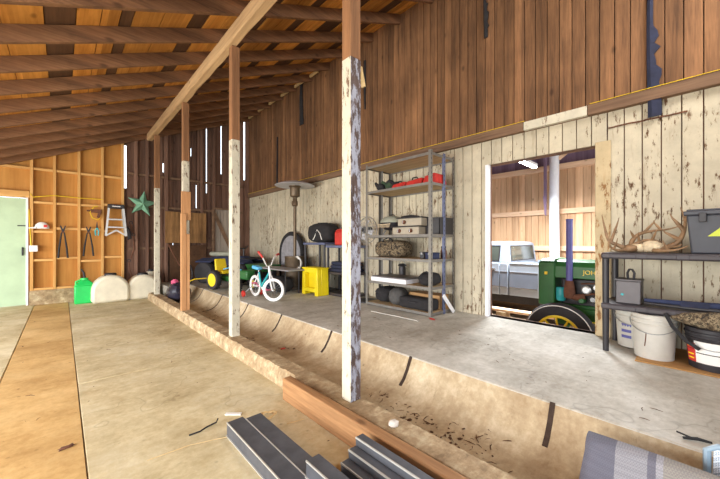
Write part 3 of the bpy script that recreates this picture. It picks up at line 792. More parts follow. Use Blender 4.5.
def bag(name, label, cat, loc, size, mat, rz=0, noise=.04, power=.6, straps=None, group=None):
    t = thing(name, label, cat, loc, rz, group); random.seed(sum(map(ord, name)) % 97 + int(loc[1] * 100))
    m = MB(); m.ell((0, 0, size[2] / 2), [v / 2 for v in size], seg=22, rings=14, noise=noise, power=power); m.build('bag_body', mat, t)
    if straps:
        m = MB(); m.tube([(-size[0] / 2 - .004, -size[1] * .2, size[2] * .55), (-size[0] * .35, -size[1] * .15, size[2] * 1.02), (-size[0] * .3, 0, size[2] * straps), (-size[0] * .35, size[1] * .15, size[2] * 1.02), (-size[0] / 2 - .004, size[1] * .2, size[2] * .55)], .009, 7); m.build('carry_handle', 'black_fab', t)
    return t
# second tier: red cases, dark gloves
z = 1.971
def softcase(label, y, sy, sx, h, x=3.58, rz=0):
    t = thing('red_tool_case', label, 'case', (x, y, z), rz, 'red cases on the shelving')
    m = MB(); m.hexa([(-sx / 2, -sy / 2, 0), (sx / 2, -sy / 2, 0), (sx / 2, sy / 2, 0), (-sx / 2, sy / 2, 0)], [(-sx * .36, -sy * .47, h), (sx * .36, -sy * .47, h), (sx * .36, sy * .44, h * .8), (-sx * .36, sy * .44, h * .8)]); m.build('case_body', 'red_fab', t, bevel=.018)
    m = MB(); m.tube([(-sx * .3, -sy * .2, h * .9), (-sx * .33, -sy * .14, h * 1.12), (-sx * .33, sy * .1, h * 1.1), (-sx * .3, sy * .16, h * .86)], .009, 7); m.build('case_handle', 'black_fab', t)
softcase('left low red case, beside the dark gloves', 2.93, .24, .3, .085)
softcase('middle long red case with a black handle', 2.66, .27, .3, .10)
softcase('right tall red case, partly behind the blue upright', 2.42, .17, .34, .135, 3.6)
for i, (px, yl, lab) in enumerate(((384, 3.28, 'dark glove nearest the left end of the second shelf'), (392, 3.14, 'dark green glove heap in the middle of the gloves on second shelf'), (399, 3.05, 'dark glove pile touching the left red case'))):
    t = thing('work_glove', lab, 'glove', (3.50 + .03 * i, yl, z), .5 * i, 'dark gloves on the second shelf'); t.scale = (1.5, 1.5, 1.7)
    m = MB(); m.ell((0, 0, .035 + .01 * (i == 1)), (.06, .05, .035 + .012 * (i == 1)), noise=.05, seg=14, rings=8)
    for f in range(4): m.tube([(.03, -.03 + .02 * f, .04), (.07, -.04 + .026 * f, .055 + .01 * f), (.10, -.05 + .032 * f, .03)], [.013, .012, .008], 7)
    m.tube([(-.02, .03, .05), (-.01, .075, .075), (.02, .095, .06)], [.015, .013, .009], 7)
    m.build('glove_body', 'black_fab' if i != 1 else plain('dark green cloth', S(52, 72, 52), .9, 0, .3, 18, .4), t)
# third tier: kettle grill, stoves, crate, glass dome lamp
z = 1.314
t = thing('tabletop_grill', 'small round black kettle grill with grey lid on the third shelf', 'grill', (3.62, 3.17, z))
m = MB(); m.lathe([(.03, .07), (.12, .085), (.175, .14), (.185, .185)], seg=30); m.build('grill_bowl', 'black_plastic', t)
m = MB(); m.lathe([(.19, .185), (.18, .22), (.13, .265), (.06, .285), (0, .288)], seg=30); lid = m.build('grill_lid', 'dusty_vinyl', t)
m = MB(); m.tube([(-.04, 0, .285), (-.03, 0, .31), (.03, 0, .31), (.04, 0, .285)], .007, 7); q = m.build('lid_handle', 'black_plastic', lid)
for k in range(3):
    a = 2.1 * k + .4; m = MB(); m.tube([(.09 * cos(a), .09 * sin(a), .09), (.15 * cos(a), .15 * sin(a), 0.006)], .007, 7); m.build('leg', 'steel', t)
m = MB()
for k in range(9): m.tube([(-.192, -.1 + .025 * k, .15 + .0 * k), (-.2, -.1 + .025 * k, .11)], .004, 5)
m.tube([(-.192, -.12, .16), (-.215, -.05, .155), (-.215, .05, .155), (-.192, .12, .16)], .005, 6); m.build('front_handle', 'bone', t)
def stove(label, zz, y, sy, h, knobs, xo):
    t = thing('camp_stove', label, 'stove', (3.6 + xo, y, zz), 0, 'camp stoves on the third shelf')
    m = MB(); m.box((-.17, -sy / 2, 0), (.17, sy / 2, h)); m.build('stove_body', plain('tan grey stove enamel', S(168, 158, 140), .5, .2, .12), t, bevel=.008)
    m = MB(); m.box((-.19, -sy / 2 - .012, h), (.18, sy / 2 + .012, h + .012)); m.build('stove_rim', 'dark_metal', t, bevel=.003)
    for ky in knobs:
        m = MB(); m.lathe([(.028, 0), (.026, .02), (.02, .028), (0, .028)], c=(-.172, ky, h * .5), axis='x', seg=18)
        for v in m.bm.verts: v.co.x = -.172 - (v.co.x + .172)
        kb = m.build('knob', 'rust', t)
        m = MB(); m.cbox((-.203, ky, h * .5), (.006, .008, .036)); m.build('knob_grip', 'chrome', kb)
stove('lower tan camp stove with two round knobs', z, 2.78, .46, .105, (-.1, .1), 0)
stove('upper tan camp stove with one round knob, stacked on the other stove', z + .118, 2.72, .40, .105, (.08,), .01)
m = MB(); m.tube([(3.5, 2.6, 1.551), (3.52, 2.75, 1.575), (3.5, 2.9, 1.56)], .016, 8); tag(m.build('black_hose', 'black_fab'), 'thick black hose piece lying on the upper camp stove', 'hose')
t = thing('plastic_crate', 'dark charcoal crate on the third shelf behind the blue upright', 'crate', (3.74, 2.44, z))
m = MB(); m.box((-.16, -.11, 0), (.16, .1, .012)); m.box((-.17, -.115, .0), (-.158, .105, .21)); m.box((.158, -.115, 0), (.17, .105, .21)); m.box((-.17, -.115, 0), (.17, -.104, .21)); m.box((-.17, .094, 0), (.17, .105, .21)); m.build('crate_body', 'black_plastic', t, bevel=.003)
m = MB(); m.box((-.175, -.12, .2), (.175, .11, .222)); m.build('crate_lid', 'black_plastic', t, bevel=.004)
t = thing('round_fan', 'round grey wire fan left of the metal shelving by the planks', 'fan', (3.58, 3.69, ZU))
m = MB(); m.lathe([(.2, 0), (.2, .02), (.05, .04), (.02, .05)]); m.build('fan_base', 'dark_metal', t)
m = MB(); m.tube([(0, 0, .04), (0, 0, .98)], .016, 10); m.build('fan_pole', 'steel', t)
m = MB()
for r in (.21, .16, .11, .06):
    m.torus((-.07, 0, 1.14), r, .0035, 'x', 36, 5)
m.torus((.02, 0, 1.14), .21, .006, 'x', 36, 6)
for k in range(24):
    a = 2 * pi * k / 24; m.tube([(-.085, .03 * cos(a), 1.14 + .03 * sin(a)), (-.07, .16 * cos(a), 1.14 + .16 * sin(a)), (.02, .21 * cos(a), 1.14 + .21 * sin(a))], .0025, 4)
m.build('fan_cage', 'steel', t)
for k in range(4):
    m = MB(); a = k * pi / 2 + .3
    m.hexa([(-.04, .03 * cos(a), 1.14 + .03 * sin(a)), (-.01, .17 * cos(a - .25), 1.14 + .17 * sin(a - .25)), (-.03, .17 * cos(a + .3), 1.14 + .17 * sin(a + .3)), (-.05, .03 * cos(a + .8), 1.14 + .03 * sin(a + .8))],
           [(-.037, .03 * cos(a), 1.14 + .03 * sin(a)), (-.007, .17 * cos(a - .25), 1.14 + .17 * sin(a - .25)), (-.027, .17 * cos(a + .3), 1.14 + .17 * sin(a + .3)), (-.047, .03 * cos(a + .8), 1.14 + .03 * sin(a + .8))]); m.build('fan_blade', 'heater_top', t)
m = MB(); m.lathe([(.05, -.06), (.055, .08), (.03, .12), (0, .12)], c=(-.0, 0, 1.14), axis='x'); m.build('fan_motor', 'dark_metal', t)
# fourth tier
z = .991
bag('duffel_bag', 'camouflage duffel bag on the fourth shelf', 'bag', (3.62, 3.16, z), (.34, .58, .25), 'camo', 0, .03, .6, 1.16)
def smallbox(label, loc, size, mat, lidm, name='small_case', rz=0, group=None, cat='case'):
    t = thing(name, label, cat, loc, rz, group)
    m = MB(); m.box((-size[0] / 2, -size[1] / 2, 0), (size[0] / 2, size[1] / 2, size[2] * .8)); m.build('case_body', mat, t, bevel=.006)
    m = MB(); m.box((-size[0] / 2 - .004, -size[1] / 2 - .004, size[2] * .8), (size[0] / 2 + .004, size[1] / 2 + .004, size[2])); m.build('case_lid', lidm, t, bevel=.006)
    m = MB(); m.box((-size[0] / 2 - .01, -.015, size[2] * .6), (-size[0] / 2, .015, size[2] * .9)); m.build('case_latch', 'steel', t)
    return t
smallbox('small dark blue case behind the front upright on the fourth shelf', (3.55, 2.42, z), (.14, .13, .085), 'navy_fab', 'navy_fab')
smallbox('small black case left of the small blue case, fourth shelf', (3.56, 2.56, z), (.1, .07, .09), 'black_plastic', 'black_plastic')
t = thing('glass_jar', 'slim dark jar standing in the middle of the fourth shelf', 'jar', (3.75, 2.38, z))
m = MB(); m.lathe([(.04, 0), (.042, .1), (.03, .13), (.03, .14)]); m.build('jar_body', 'rust', t)
m = MB(); m.lathe([(.034, .14), (.034, .165), (0, .167)]); m.build('jar_lid', 'dark_metal', t)
# fifth tier
z = .641
t = thing('flat_white_box', 'flat white box with a dark grey lid on the fifth shelf', 'box', (3.58, 3.06, z))
m = MB(); m.box((-.2, -.33, 0), (.2, .33, .06)); m.build('box_body', 'white_jamb', t, bevel=.005)
m = MB(); m.box((-.19, -.34, .06), (.21, .32, .078)); m.build('box_lid', 'grey_box', t, bevel=.004)
bag('tool_bag', 'slumped dark grey bag at the right end of the fifth shelf', 'bag', (3.56, 2.47, z), (.34, .25, .17), 'black_fab', .2, .05, .7, 1.1)
t = thing('lantern', 'dark lantern standing at the back of the fifth shelf', 'lantern', (3.82, 3.15, z))
m = MB(); m.lathe([(.07, 0), (.07, .03), (.05, .05), (.055, .17), (.05, .2), (.07, .21), (.05, .24), (0, .25)]); m.build('lantern_body', 'dark_metal', t)
m = MB(); m.tube([(0, -.06, .2), (0, -.05, .27), (0, 0, .29), (0, .05, .27), (0, .06, .2)], .005, 6); m.build('lantern_handle', 'steel', t)
# bottom
z = .316
bag('duffel_bag', 'black duffel bag at the left end of the bottom shelf', 'bag', (3.66, 3.29, z), (.4, .3, .22), 'black_fab', 0, .05, .65, 1.06)
bag('cloth_bag', 'dark grey cloth bag bulging forward on the bottom shelf', 'bag', (3.57, 3.01, z), (.34, .24, .24), plain('slate cloth', S(84, 82, 80), .9, 0, .3, 16, .4), .3, .05, .75)
t = thing('rolled_mat', 'long black case lying along the bottom shelf under the cardboard box', 'case', (3.53, 2.63, z))
m = MB(); m.cbox((0, 0, .075), (.22, .52, .15)); m.build('case_body', 'black_fab', t, bevel=.035)
m = MB(); m.tube([(-.112, -.07, .1), (-.135, -.05, .1), (-.135, .05, .1), (-.112, .07, .1)], .008, 7); m.build('case_handle', 'black_plastic', t)
t = thing('cardboard_box', 'low cardboard box on the bottom shelf behind the black case', 'box', (3.76, 2.62, z))
m = MB(); m.box((-.11, -.24, 0), (.11, .26, .18)); m.build('box_body', 'cardboard', t, bevel=.003)
m = MB(); m.hexa([(-.11, -.25, .18), (.11, -.25, .18), (.11, .0, .18), (-.11, .0, .18)], [(-.11, -.25, .185), (.11, -.25, .185), (.11, 0, .183), (-.11, 0, .183)]); m.box((-.11, .003, .18), (.11, .26, .184)); m.build('box_flap', 'cardboard', t)
m = MB(); m.bar((3.82, 2.27, ZU + .012), (3.62, 2.30, ZU + .25), .05, .02, (0, 1, 0)); tag(m.build('white_board', 'white_jamb', bevel=.004), 'narrow white board leaning on the right end of the metal shelving', 'board')
m = MB(); m.tube([floor_pt(371, 311, ZU + .012), floor_pt(400, 317, ZU + .012), floor_pt(418, 321, ZU + .012)], .006, 8); tag(m.build('grey_pipe', 'bucket_grey'), 'thin pale pipe on the floor before the metal shelving', 'pipe')

# ---------------------------------------------------------------- black plastic shelf with antlers
BX0, BX1, BY0, BY1 = 3.42, 3.91, -.36, .608
t = thing('plastic_shelf', 'charcoal plastic shelf unit carrying antlers, right of the opening', 'shelf', (3.66, .1, ZU))
for z in (1.118, .685):
    q = MB(); q.box((BX0, BY0, z - .052), (BX1, BY1, z)); b_ = W(q, 'shelf', 'shelf_plastic', t, bevel=.012)
    q = MB()
    for k in range(4): q.box((BX0 - .004, BY0 + .03 + k * .235, z - .042), (BX0 + .004, BY0 + .2 + k * .235, z - .012))
    W(q, 'edge_rib', 'shelf_plastic', t, bevel=.003)
for x in (BX0 + .03, BX1 - .03):
    for y in (BY0 + .03, BY1 - .03):
        q = MB(); q.tube([(x, y, ZU), (x, y, .633)], [.022, .026], 14); q.tube([(x, y, .685), (x, y, 1.066)], [.024, .026], 14); W(q, 'leg', 'black_plastic', t)
# antlers
def antler(t, base, pts, r0, tines):
    m = MB(); base = Vector(base); P = [base + Vector(p) for p in pts]; n = len(P)
    rs = [r0 * (1 - .82 * (i / (n - 1)) ** 1.3) for i in range(n)]
    # smooth
    def cr(P, k=5):
        out = []
        for i in range(len(P) - 1):
            p0, p1, p2, p3 = P[max(i - 1, 0)], P[i], P[i + 1], P[min(i + 2, len(P) - 1)]
            for j in range(k):
                u = j / k; out.append(.5 * ((2 * p1) + (p2 - p0) * u + (2 * p0 - 5 * p1 + 4 * p2 - p3) * u * u + (3 * p1 - p0 - 3 * p2 + p3) * u ** 3))
        return out + [P[-1]]
    C = cr(P); m.tube(C, [r0 * (1 - .85 * (i / (len(C) - 1)) ** 1.2) for i in range(len(C))], 10)
    beam = m.build('main_beam', 'antler', t)
    for (f, d) in tines:
        m = MB(); i = int(f * (len(C) - 1)); s = C[i]; d = Vector(d)
        m.tube([s, s + d * .45 + Vector((0, 0, .012)), s + d * .8 + Vector((0, 0, .02)), s + d + Vector((0, 0, .035))], [r0 * .62, r0 * .5, r0 * .3, .002], 8)
        m.build('tine', 'antler', t)
AZ = 1.118
a = thing('deer_antlers', 'tall slender brown antler at the left end of the black shelf', 'antlers', (3.60, .5, AZ))
antler(a, (0, 0, 0), [(.0, -.06, .022), (-.02, .0, .055), (-.03, .075, .105), (-.02, .107, .22), (-.01, .13, .335)], .021, [(.45, (-.01, -.06, .18)), (.62, (0, .02, .07))])
antler(a, (0, 0, 0), [(-.02, -.05, .02), (-.09, .01, .02), (-.13, .05, .05), (-.15, .06, .10)], .015, [(.5, (-.03, -.03, .06))])
m = MB(); m.ell((0, -.07, .035), (.06, .06, .035), noise=.08, seg=16, rings=9, fl=.0); m.build('skull_plate', 'antler', a)
a2 = thing('deer_antlers', 'heavy curved antler with tall forked tips beside the black tote', 'antlers', (3.60, .2, AZ))
antler(a2, (0, 0, 0), [(0, .09, .03), (-.02, .03, .03), (-.03, -.06, .09), (-.02, -.095, .18), (-.0, -.098, .27), (0, -.075, .365)], .025, [(.62, (-.01, .08, .10)), (.45, (-.03, .10, .05)), (.25, (-.05, -.10, .0)), (.78, (0, -.03, .06))])
antler(a2, (0, 0, 0), [(-.07, .08, .022), (-.11, .02, .02), (-.13, -.06, .03), (-.12, -.12, .06)], .017, [(.5, (-.03, .03, .05))])
m = MB(); m.ell((0, .09, .05), (.06, .075, .05), noise=.12, seg=16, rings=9, fl=0.0); m.build('skull_plate', 'bone', a2)
a3 = thing('deer_antlers', 'low looping antler tangled between the tall left and right ones', 'antlers', (3.68, .33, AZ))
antler(a3, (0, 0, 0), [(.0, .11, .02), (.0, .10, .10), (.0, .05, .16), (.02, -.03, .185), (.02, -.12, .195), (.0, -.2, .22)], .02, [(.3, (-.06, .02, .03)), (.5, (.0, -.07, .07)), (.75, (.02, .05, .05))])
antler(a3, (0, 0, 0), [(-.05, .12, .02), (-.07, .06, .08), (-.07, -.02, .11), (-.06, -.1, .09)], .018, [(.4, (-.05, .0, .05)), (.75, (-.04, -.03, .05))])
m = MB(); m.ell((-.05, .05, .04), (.06, .08, .04), noise=.12, seg=16, rings=9, fl=0.0); m.build('skull_plate', 'bone', a3)
t = thing('storage_tote', 'charcoal lidded storage tote with a lime yellow mark on the shelf', 'tote', (3.66, -.075, 1.119))
m = MB(); m.hexa([(-.17, -.18, 0), (.17, -.18, 0), (.17, .14, 0), (-.17, .14, 0)], [(-.2, -.2, .29), (.2, -.2, .29), (.2, .165, .29), (-.2, .165, .29)]); m.build('tote_body', 'tote', t, bevel=.012)
m = MB(); m.box((-.215, -.21, .29), (.215, .18, .32)); m.box((-.2, -.195, .32), (.2, .165, .333)); ld = m.build('tote_lid', 'tote', t, bevel=.008)
for y in (.08, -.1):
    m = MB(); m.box((-.222, y - .02, .235), (-.19, y + .02, .305)); m.build('lid_clip', 'black_plastic', t, bevel=.004)
m = MB(); m.hexa([(-.1855, .055, .13), (-.1825, .055, .13), (-.1825, -.14, .13), (-.1855, -.14, .13)], [(-.197, -.05, .235), (-.194, -.05, .235), (-.194, -.075, .235), (-.197, -.075, .235)]); m.build('yellow_mark', 'tote_yellow', t)
t = thing('handled_metal_box', 'grey metal box with an upright handle on the lower black shelf', 'box', (3.60, .43, .686))
m = MB(); m.box((-.09, -.075, 0), (.09, .09, .19)); m.build('box_body', 'grey_box', t, bevel=.006)
m = MB(); m.box((-.095, -.08, .19), (.095, .095, .205)); m.build('box_lid', 'grey_box', t, bevel=.004)
m = MB(); m.tube([(0, -.02, .2), (0, -.025, .255), (0, -.01, .285), (0, .01, .285), (0, .022, .255), (0, .018, .2)], .009, 8); m.build('box_handle', 'black_plastic', t)
m = MB(); m.lathe([(.011, 0), (.009, .005), (0, .006)], c=(-.09, .045, .075), axis='x', seg=14)
for v in m.bm.verts: v.co.x = -.18 - v.co.x
m.build('blue_button', 'teal', t)
# long things lying on the lower shelf
t = thing('long_gun_case', 'long blue and black slim case on top of the camouflage roll', 'case', (3.48, .02, .686))
m = MB(); m.tube([(0, .31, .05), (0, .05, .052), (0, -.3, .058), (0, -.6, .05)], [.014, .02, .026, .02], 12); m.build('case_body', 'navy_fab', t)
m = MB(); m.tube([(-.01, .31, .028), (-.005, .05, .02), (0, -.4, .02)], [.008, .017, .02], 10); m.build('barrel', 'black_plastic', t)
m = MB(); m.box((-.024, -.05, .03), (-.018, .1, .075)); m.build('zip_band', 'cloth_blue', t)
t = thing('camouflage_roll', 'camouflage sleeve drooping over the lower black shelf above buckets', 'sleeve', (3.40, -.10, .605))
m = MB(); m.tube([(.0, .27, .03), (0, .2, .035), (0, .05, .03), (0, -.15, .04), (0, -.4, .04)], [.01, .04, .07, .075, .06], 14); m.build('sleeve_body', 'camo', t)
m = MB(); m.tube([(-.03, .30, .06), (-.05, .26, -.03), (-.055, .19, -.12), (-.05, .12, -.17)], .013, 8); m.build('black_sling', 'black_fab', t)
# buckets
def bucket(label, loc, mat, h=.33, label_marks=None, rt=.148, rb=.128):
    t = thing('plastic_bucket', label, 'bucket', loc, 0, 'buckets below the black shelf')
    m = MB(); m.lathe([(rb, 0), (rb + (rt - rb) * .95, h - .09), (rt, h - .09), (rt + .004, h - .075), (rt - .001, h - .07), (rt + .001, h - .05), (rt + .008, h - .045), (rt + .008, h - .035), (rt + .001, h - .03), (rt + .002, h - .008), (rt + .007, h - .004), (rt + .004, h), (rt - .006, h), (rt - .010, h - .02), (rb - .006, .01), (0, .01)], seg=40); m.build('bucket_body', mat, t)
    m = MB(); m.tube([((rt + .01) * cos(a) * 1.0, (rt + .012) * sin(a), h - .055 - .09 * sin((a - pi / 2) )) for a in [pi / 2 + pi * k / 14 for k in range(15)]], .003, 6); bl = m.build('bail_handle', 'steel', t)
    return t
bucket('white plastic bucket with a dark drip under the black shelf', (3.51, .275, ZU + .012), 'bucket_grey', .35, None, .136, .12)
b1 = bpy.data.objects['bucket_body'].parent
m = MB(); 
for (z0, z1, a) in ((.10, .20, 2.93), (.135, .2, 2.90)):
    r = .137; m.tube([(-.128, .035, .21), (-.125, .038, .16), (-.119, .045, .10)], .0035, 5); break
m.build('dark_drip', 'rust', b1)
b2 = bucket('second white bucket with blue print, behind the front white one', (3.76, .425, ZU + .012), 'bucket_grey', .35, None, .13, .115)
def wraplabel(t, r, a0, a1, z0, z1, mat, name, r2=None):
    m = MB(); n = 10; ring = []
    for k in range(n + 1):
        a = a0 + (a1 - a0) * k / n
        ring.append([m._v(((r + d) * cos(a), (r + d) * sin(a), z)) for (d, z) in ((0, z0), (.003, z0), (.003 + (r2 or 0), z1), (0 + (r2 or 0), z1))])
    for A, B in zip(ring, ring[1:]):
        for k in range(4): m.face((A[k], A[(k + 1) % 4], B[(k + 1) % 4], B[k]))
    m.face(ring[0]); m.face(ring[-1][::-1]); return m.build(name, mat, t)
for k in range(3): wraplabel(b2, .1215, 2.5, 3.1, .08 + .05 * k, .105 + .05 * k, 'pipe_blue', 'blue_print', .002)
b3 = bucket('black bucket with red and white label at the right edge', (3.50, -.05, ZU + .012), 'black_plastic', .30)
def lab(a0, a1, z0, z1, mat, name, lift=0):
    f = lambda z: .128 + .0905 * z + .0015 + lift
    return wraplabel(b3, f(z0), a0, a1, z0, z1, mat, name, f(z1) - f(z0))
lab(2.42, 3.75, .05, .205, 'paper', 'paper_label')
lab(1.98, 2.46, .05, .14, 'red', 'red_label', .0005); lab(1.98, 2.46, .145, .185, 'red', 'red_label', .0005)
lab(2.5, 3.75, .118, .124, 'ink', 'print_line', .002)
for z_ in (.07, .098, .158): lab(2.04, 2.38, z_, z_ + .010, 'tractor_yellow', 'print_line', .002)
m = MB(); m.box((3.30, -.6, ZU), (3.93, .37, ZU + .011)); tag(m.build('plywood_sheet', 'plywood_sheet', bevel=.003), 'brown plywood sheet on the floor under the buckets', 'board')
# ---------------------------------------------------------------- middle: heater, table, step, bicycle, toys
t = thing('patio_heater', 'tall bronze patio heater with a wide grey dome', 'heater', (3.5, 5.72, ZU))
m = MB(); m.lathe([(.21, 0), (.21, .05), (.2, .06), (.2, .62), (.205, .63), (.205, .66), (0, .66)]); m.build('tank_housing', 'bronze', t)
m = MB(); m.tube([(0, 0, .66), (0, 0, 1.72)], .032, 14); m.build('pole', 'bronze', t)
m = MB(); m.lathe([(.04, 1.68), (.06, 1.7), (.06, 1.78), (.045, 1.80), (.045, 1.86), (.09, 1.88), (.1, 1.9), (.1, 2.06), (.12, 2.08), (.12, 2.11), (0, 2.11)]); m.build('burner_head', 'bronze', t)
m = MB(); m.lathe([(.40, 2.10), (.405, 2.105), (.30, 2.15), (.15, 2.185), (0, 2.195), (0, 2.185), (.15, 2.175), (.3, 2.14), (.4, 2.098)]); m.build('dome_reflector', 'heater_top', t)
t = thing('folding_table', 'low grey folding table standing behind the yellow step', 'table', (3.18, 5.62, ZU))
m = MB(); m.box((-.29, -.66, .425), (.08, .6, .452)); m.build('table_top', 'table_grey', t, bevel=.008)
for y in (-.5, .5):
    m = MB(); m.tube([(-.24, y, 0), (-.24, y, .425)], .012, 8); m.build('leg', 'dark_metal', t)
    m = MB(); m.tube([(.04, y, 0), (.04, y, .425)], .012, 8); m.build('leg', 'dark_metal', t)
bag('dark_bundle', 'dark grey bundle lying on the floor under the low grey table', 'bundle', (3.08, 5.52, ZU), (.34, .6, .3), 'black_fab', 0, .06, .8)
bag('dark_bundle', 'dark bundle on the floor behind the bicycle, left under the table', 'bundle', (3.1, 6.02, ZU), (.3, .24, .26), 'navy_fab', 0, .06, .8)
# grey arch shaped pad behind the heater
t = thing('arched_pad', 'grey arched padded panel with black rim leaning behind the heater', 'pad', (3.82, 6.38, ZU))
arch = [(.5 * cos(a), .55 + .48 * sin(a)) for a in [pi * k / 16 for k in range(17)]]
m = MB(); m.prism([(.42, 0)] + [(.42 * cos(pi * k / 16), .68 + .42 * sin(pi * k / 16)) for k in range(17)] + [(-.42, 0)], 'yz', -.03, .03); m.build('pad_panel', 'grey_fab', t)
m = MB(); m.tube([(0, .46, 0)] + [(0, .46 * cos(pi * k / 16), .68 + .46 * sin(pi * k / 16)) for k in range(17)] + [(0, -.46, 0)], .055, 10); m.build('pad_rim', 'black_fab', t)
# plastic utility shelves with the black bag and the red can
def ushelf(label, y0, y1, ztop, x0=3.5, x1=3.92, cols='shelf_plastic', tiers=(.05, .42)):
    t = thing('utility_shelf', label, 'shelf', ((x0 + x1) / 2, (y0 + y1) / 2, ZU), 0, 'plastic utility shelves by the patio heater')
    for z in [ztop - ZU] + list(tiers):
        m = MB(); m.box((x0 - (x0 + x1) / 2, (y0 - y1) / 2, z - .045), (x1 - (x0 + x1) / 2, (y1 - y0) / 2, z)); m.build('shelf', 'steel_blue' if z > .6 else 'shelf_plastic', t, bevel=.01)
    for sx in (-1, 1):
        for sy in (-1, 1):
            m = MB(); m.tube([(sx * ((x1 - x0) / 2 - .035), sy * ((y1 - y0) / 2 - .035), 0), (sx * ((x1 - x0) / 2 - .035), sy * ((y1 - y0) / 2 - .035), ztop - ZU - .04)], .022, 10); m.build('leg', 'black_plastic', t)
    return t
ushelf('blue topped plastic shelf carrying the black bag', 4.72, 5.42, 1.21)
ushelf('blue topped plastic shelf carrying the red can, behind the nearest post', 4.0, 4.68, 1.16)
t = thing('duffel_bag', 'large black bag with white piping on top of the blue shelf', 'bag', (3.71, 5.02, 1.211)); random.seed(8)
m = MB(); m.ell((0, 0, .185), (.2, .36, .185), noise=.03, power=.62, seg=26, rings=14); m.build('bag_body', 'black_fab', t)
m = MB(); m.tube([(-.19, -.2 + .0, .05), (-.205, -.16, .17), (-.19, -.05, .24), (-.2, .02, .1), (-.19, .08, .05)], .008, 6); m.build('white_piping', 'paper', t)
m = MB(); m.tube([(0, -.3, .27), (-.05, -.18, .36), (-.05, .1, .37), (0, .3, .28)], .016, 8); m.build('carry_handle', 'black_fab', t)
t = thing('gas_can', 'red plastic gas can standing on the blue shelf beside the black bag', 'can', (3.66, 4.30, 1.161))
m = MB(); m.box((-.12, -.17, 0), (.12, .17, .24)); m.hexa([(-.12, -.17, .24), (.12, -.17, .24), (.12, .17, .24), (-.12, .17, .24)], [(-.08, -.1, .29), (.08, -.1, .29), (.08, .15, .29), (-.08, .15, .29)]); m.build('can_body', 'red', t, bevel=.02)
m = MB(); m.tube([(0, .1, .28), (0, .06, .34), (0, -.05, .34), (0, -.09, .28)], .014, 8); m.build('can_handle', 'red', t)
m = MB(); m.lathe([(.03, .28), (.03, .32), (0, .32)], c=(0, .12, 0)); m.build('can_cap', 'black_plastic', t)
for i, zz in enumerate((.69, .75, .81)):
    t = thing('folded_tarp', ['lowest folded dark blue tarp on the shelf below the red can', 'middle folded dark blue tarp on the shelf below the red can', 'topmost folded dark blue tarp on the shelf below the red can'][i], 'tarp', (3.71, 4.34, zz), 0, 'folded dark blue tarps')
    m = MB(); m.cbox((0, 0, .03), (.36 - .02 * i, .56 - .03 * i, .058)); m.build('tarp_fold', 'cloth_blue', t, bevel=.025)
t = thing('hose_loop', 'grey rope coil hanging beside the patio heater', 'rope coil', (3.42, 5.50, .80))
m = MB()
for k in range(3): m.tube([(.02 * k, (.13 - .02 * k) * cos(2 * pi * i / 20), (.13 - .02 * k) * sin(2 * pi * i / 20)) for i in range(20)], .014, 7, True)
m.build('rope_turns', 'paper', t)
# yellow step stool
t = thing('step_stool', 'bright yellow moulded plastic step stool on the grey floor', 'step stool', (3.36, 4.80, ZU))
m = MB(); w_, d_, h_ = .25, .125, .47
tp = .02
m.prism([(-w_, 0), (-w_ + .10, 0), (-w_ + .13, .06), (w_ - .13, .06), (w_ - .10, 0), (w_, 0), (w_ - tp, h_), (-w_ + tp, h_)], 'yz', -d_ + .09, d_)
x0, x1 = -d_, -d_ + .092
m.prism([(-w_, 0), (-w_ + .10, 0), (-w_ + .10, h_ - .1), (-w_ + .12, h_ - .08), (-w_ + .14, h_ - .075), (-w_ + .14, h_), (-w_ + tp, h_)], 'yz', x0, x1)
m.prism([(w_, 0), (w_ - .10, 0), (w_ - .10, h_ - .1), (w_ - .12, h_ - .08), (w_ - .14, h_ - .075), (w_ - .14, h_), (w_ - tp, h_)], 'yz', x0, x1)
m.box((x0, -w_ + .13, h_ - .075), (x1, w_ - .13, h_)); m.box((x0, -w_ + .09, .06), (x1, w_ - .09, .13))
m.build('stool_body', 'yellow_plastic', t, bevel=.012)
m = MB(); m.box((-d_ - .006, -w_ + .01, h_), (d_ + .006, w_ - .01, h_ + .02))
for k in range(5): m.box((-d_ + .02, -w_ + .06 + k * .08, h_ + .02), (d_ - .02, -w_ + .1 + k * .08, h_ + .024))
m.build('stool_top', 'yellow_plastic', t, bevel=.008)

# white bicycle, child size: front wheel turned to the camera
t = thing('kids_bicycle', 'small white child bicycle with sky blue seat and training wheels', 'bicycle', (2.46, 5.02, ZU))
R = .185; yf, yr = -.36, .34
def wheel(t, c, rz, nm, R, tm='bike_white', rm='bike_white', spokes=16, tr=.018):
    h = bpy.data.objects.new(nm, None)
    m = MB(); m.torus((0, 0, 0), R - tr, tr, 'x', 36, 10)
    o = m.build(nm, tm, t, loc=c, rot=(0, 0, rz))
    bpy.data.objects.remove(h)
    m = MB(); m.torus((0, 0, 0), R - 2.3 * tr, .008, 'x', 32, 6); m.build('rim', rm, o)
    m = MB(); m.tube([(-.03, 0, 0), (.03, 0, 0)], .018, 10); m.build('hub', 'chrome', o)
    m = MB()
    for k in range(spokes): a = 2 * pi * k / spokes; m.tube([(.015 * (-1) ** k, .015 * cos(a), .015 * sin(a)), (0, (R - 2.3 * tr) * cos(a), (R - 2.3 * tr) * sin(a))], .0022, 4)
    q = m.build('spokes', 'steel', o); return o
fr = radians(36)
wheel(t, (0, yf, R), fr, 'front_wheel', R); wheel(t, (0.02, yr, R), .05, 'rear_wheel', R)
hd = Vector((0, -.235, .46)); bb = Vector((0, .06, .2)); st = Vector((.01, .17, .43)); re = Vector((.02, yr, R))
m = MB(); m.tube([hd, hd + Vector((0, .1, -.09)), bb], .017, 10); m.tube([bb, st], .016, 10); m.build('frame', 'teal', t)
m = MB()
